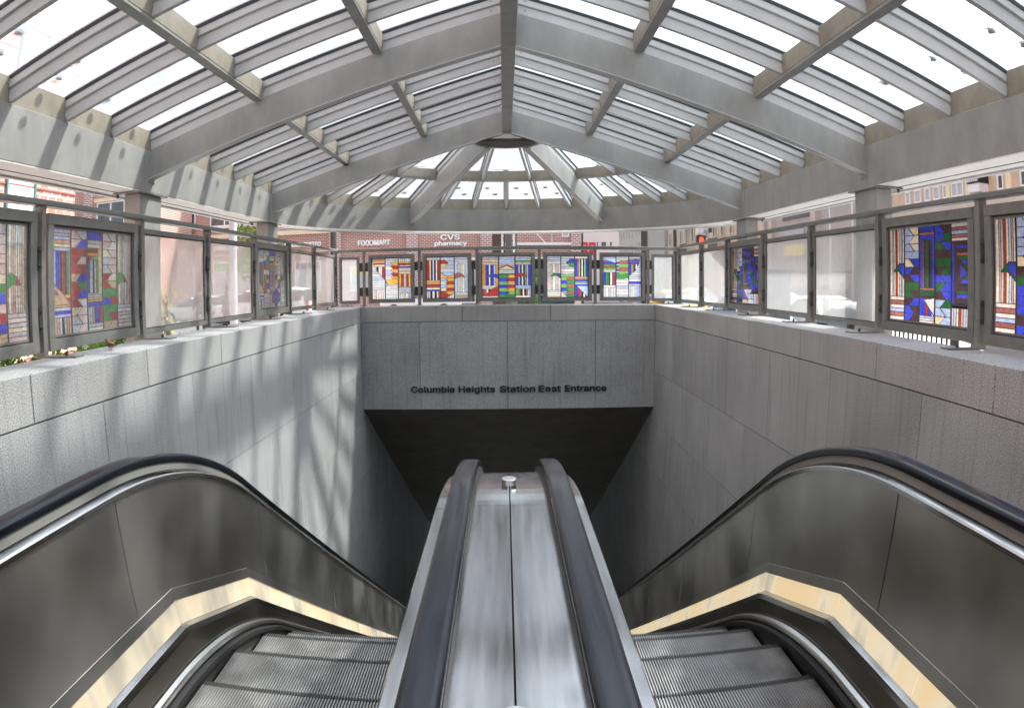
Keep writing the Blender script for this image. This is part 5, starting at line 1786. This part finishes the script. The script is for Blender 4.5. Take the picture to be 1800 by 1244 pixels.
tree(-7.25, 20.5, 3.6, 'green street tree behind the left far column', LF1, (1.15, 1.15, 1.9), 2600, .085, 5)
tree(-6.95, 13.2, 0.25, 'thin sapling with yellow leaves behind the left frosted panel', LF2, (.32, .32, .85), 200, .05, 9, 'sapling')
tree(0.9, 27.0, 0.9, 'small green tree behind the gap right of the second end panel', LF3, (.5, .5, 1.1), 700, .07, 12, 'sapling')
rn = random.Random(4)
gc = MB()
for k in range(46):
    x, y = rn.uniform(-8.0, -3.9), rn.uniform(2.5, 9.5)
    h = -0.95 + 0.10 * (abs(x) - 4) + rn.uniform(-.1, .12)
    leaves(gc, (x, y, h), (.42, .42, .20), 130, .055, LF1 if rn.random() < .5 else LF3, rn)
tag(gc.build('ground_cover', kind='stuff'), 'loose green ground cover growing outside the left wall', 'plants')
mb = MB(); mb.box(-8.4, -3.5, 2.2, 9.9, G, -1.12, CONC); tag(mb.build('planter'), 'low concrete planter under the greenery outside the left wall', 'planter')
for i, (x, y, l) in enumerate(((-5.6, 8.9, 'dark leafy shrub in the planter near the sparrow'), (-6.3, 9.6, 'dark leafy shrub at the far end of the planter'))):
    s_ = thing('shrub', l, 'shrub', (x, y, -1.1))
    mb = MB(); leaves(mb, (x, y, -.80), (.5, .4, .33), 700, .05, LF3, rn); mb.build('foliage', s_)
    mb = MB(); mb.tube((x, y, -1.1), (x, y, -.7), .03, .015, BARK, 6); mb.build('stem', s_)

# ---- the sparrow on the coping
def bird():
    V = [(0, 0, 0, .020), (.018, 0, .004, .024), (-.022, 0, -.003, .019), (-.045, 0, -.006, .009), (-.075, 0, -.004, .005), (.034, 0, .022, .015), (.042, 0, .034, .0155), (.056, 0, .033, .006), (.066, 0, .031, .0022),
         (0.0, .009, -.020, .004), (.002, .010, -.038, .0022), (.012, .010, -.040, .0018), (0.0, -.009, -.020, .004), (.002, -.010, -.038, .0022), (.012, -.010, -.040, .0018)]
    E = [(0, 1), (0, 2), (2, 3), (3, 4), (1, 5), (5, 6), (6, 7), (7, 8), (0, 9), (9, 10), (10, 11), (0, 12), (12, 13), (13, 14)]
    me = bpy.data.meshes.new('b'); me.from_pydata([v[:3] for v in V], E, [])
    ob = bpy.data.objects.new('b', me); scn.collection.objects.link(ob)
    ob.modifiers.new('skin', 'SKIN').use_smooth_shade = True
    for i, v in enumerate(me.skin_vertices[0].data):
        v.radius = (V[i][3], V[i][3]); v.use_root = i == 0
    ob.modifiers.new('sub', 'SUBSURF').render_levels = 2; ob.modifiers['sub'].levels = 2
    bpy.context.view_layer.update()
    m2 = bpy.data.meshes.new_from_object(ob.evaluated_get(bpy.context.evaluated_depsgraph_get()))
    bpy.data.objects.remove(ob)
    m2.materials.clear()
    for mt in (pbr('brown_feather', (0.22, 0.12, 0.06), .8, var=.5, vscale=160), pbr('buff_feather', (0.40, 0.34, 0.27), .8, var=.2, vscale=90), BLACK):
        m2.materials.append(mt)
    for p in m2.polygons:
        c = p.center
        p.material_index = 2 if (c.x > .056 or c.z < -.026 or (c.x > .026 and c.z < .024 and c.z > .004 and p.normal.x > .2)) else (1 if p.normal.z < -.15 or (c.x < .03 and c.z < .0 and abs(c.y) < .02 and p.normal.z < 0.1) else 0)
        p.use_smooth = True
    o = bpy.data.objects.new('sparrow', m2); scn.collection.objects.link(o)
    o['_o'] = (0, 0, 0)
    o.scale = (1.18,) * 3
    o.location = (-3.16, 4.93, ZT + .0405 * 1.18); o.rotation_euler = (0, 0, pi - 0.25)
    tag(o, 'small brown sparrow standing on the left coping below the stained glass', 'bird')
    for sy in (-1, 1):
        mb = MB(); mb.rings([[(.014, sy * .020, .010), (.014, sy * .024, .0), (.010, sy * .020, -.012)], [(-.02, sy * .020, .010), (-.02, sy * .024, .0), (-.02, sy * .018, -.012)], [(-.058, sy * .006, .003), (-.058, sy * .007, 0), (-.058, sy * .006, -.003)]], pbr('wing_feather', (0.10, 0.06, 0.035), .8, var=.6, vscale=220))
        mb.build('wing', o, smooth=True)


bird()
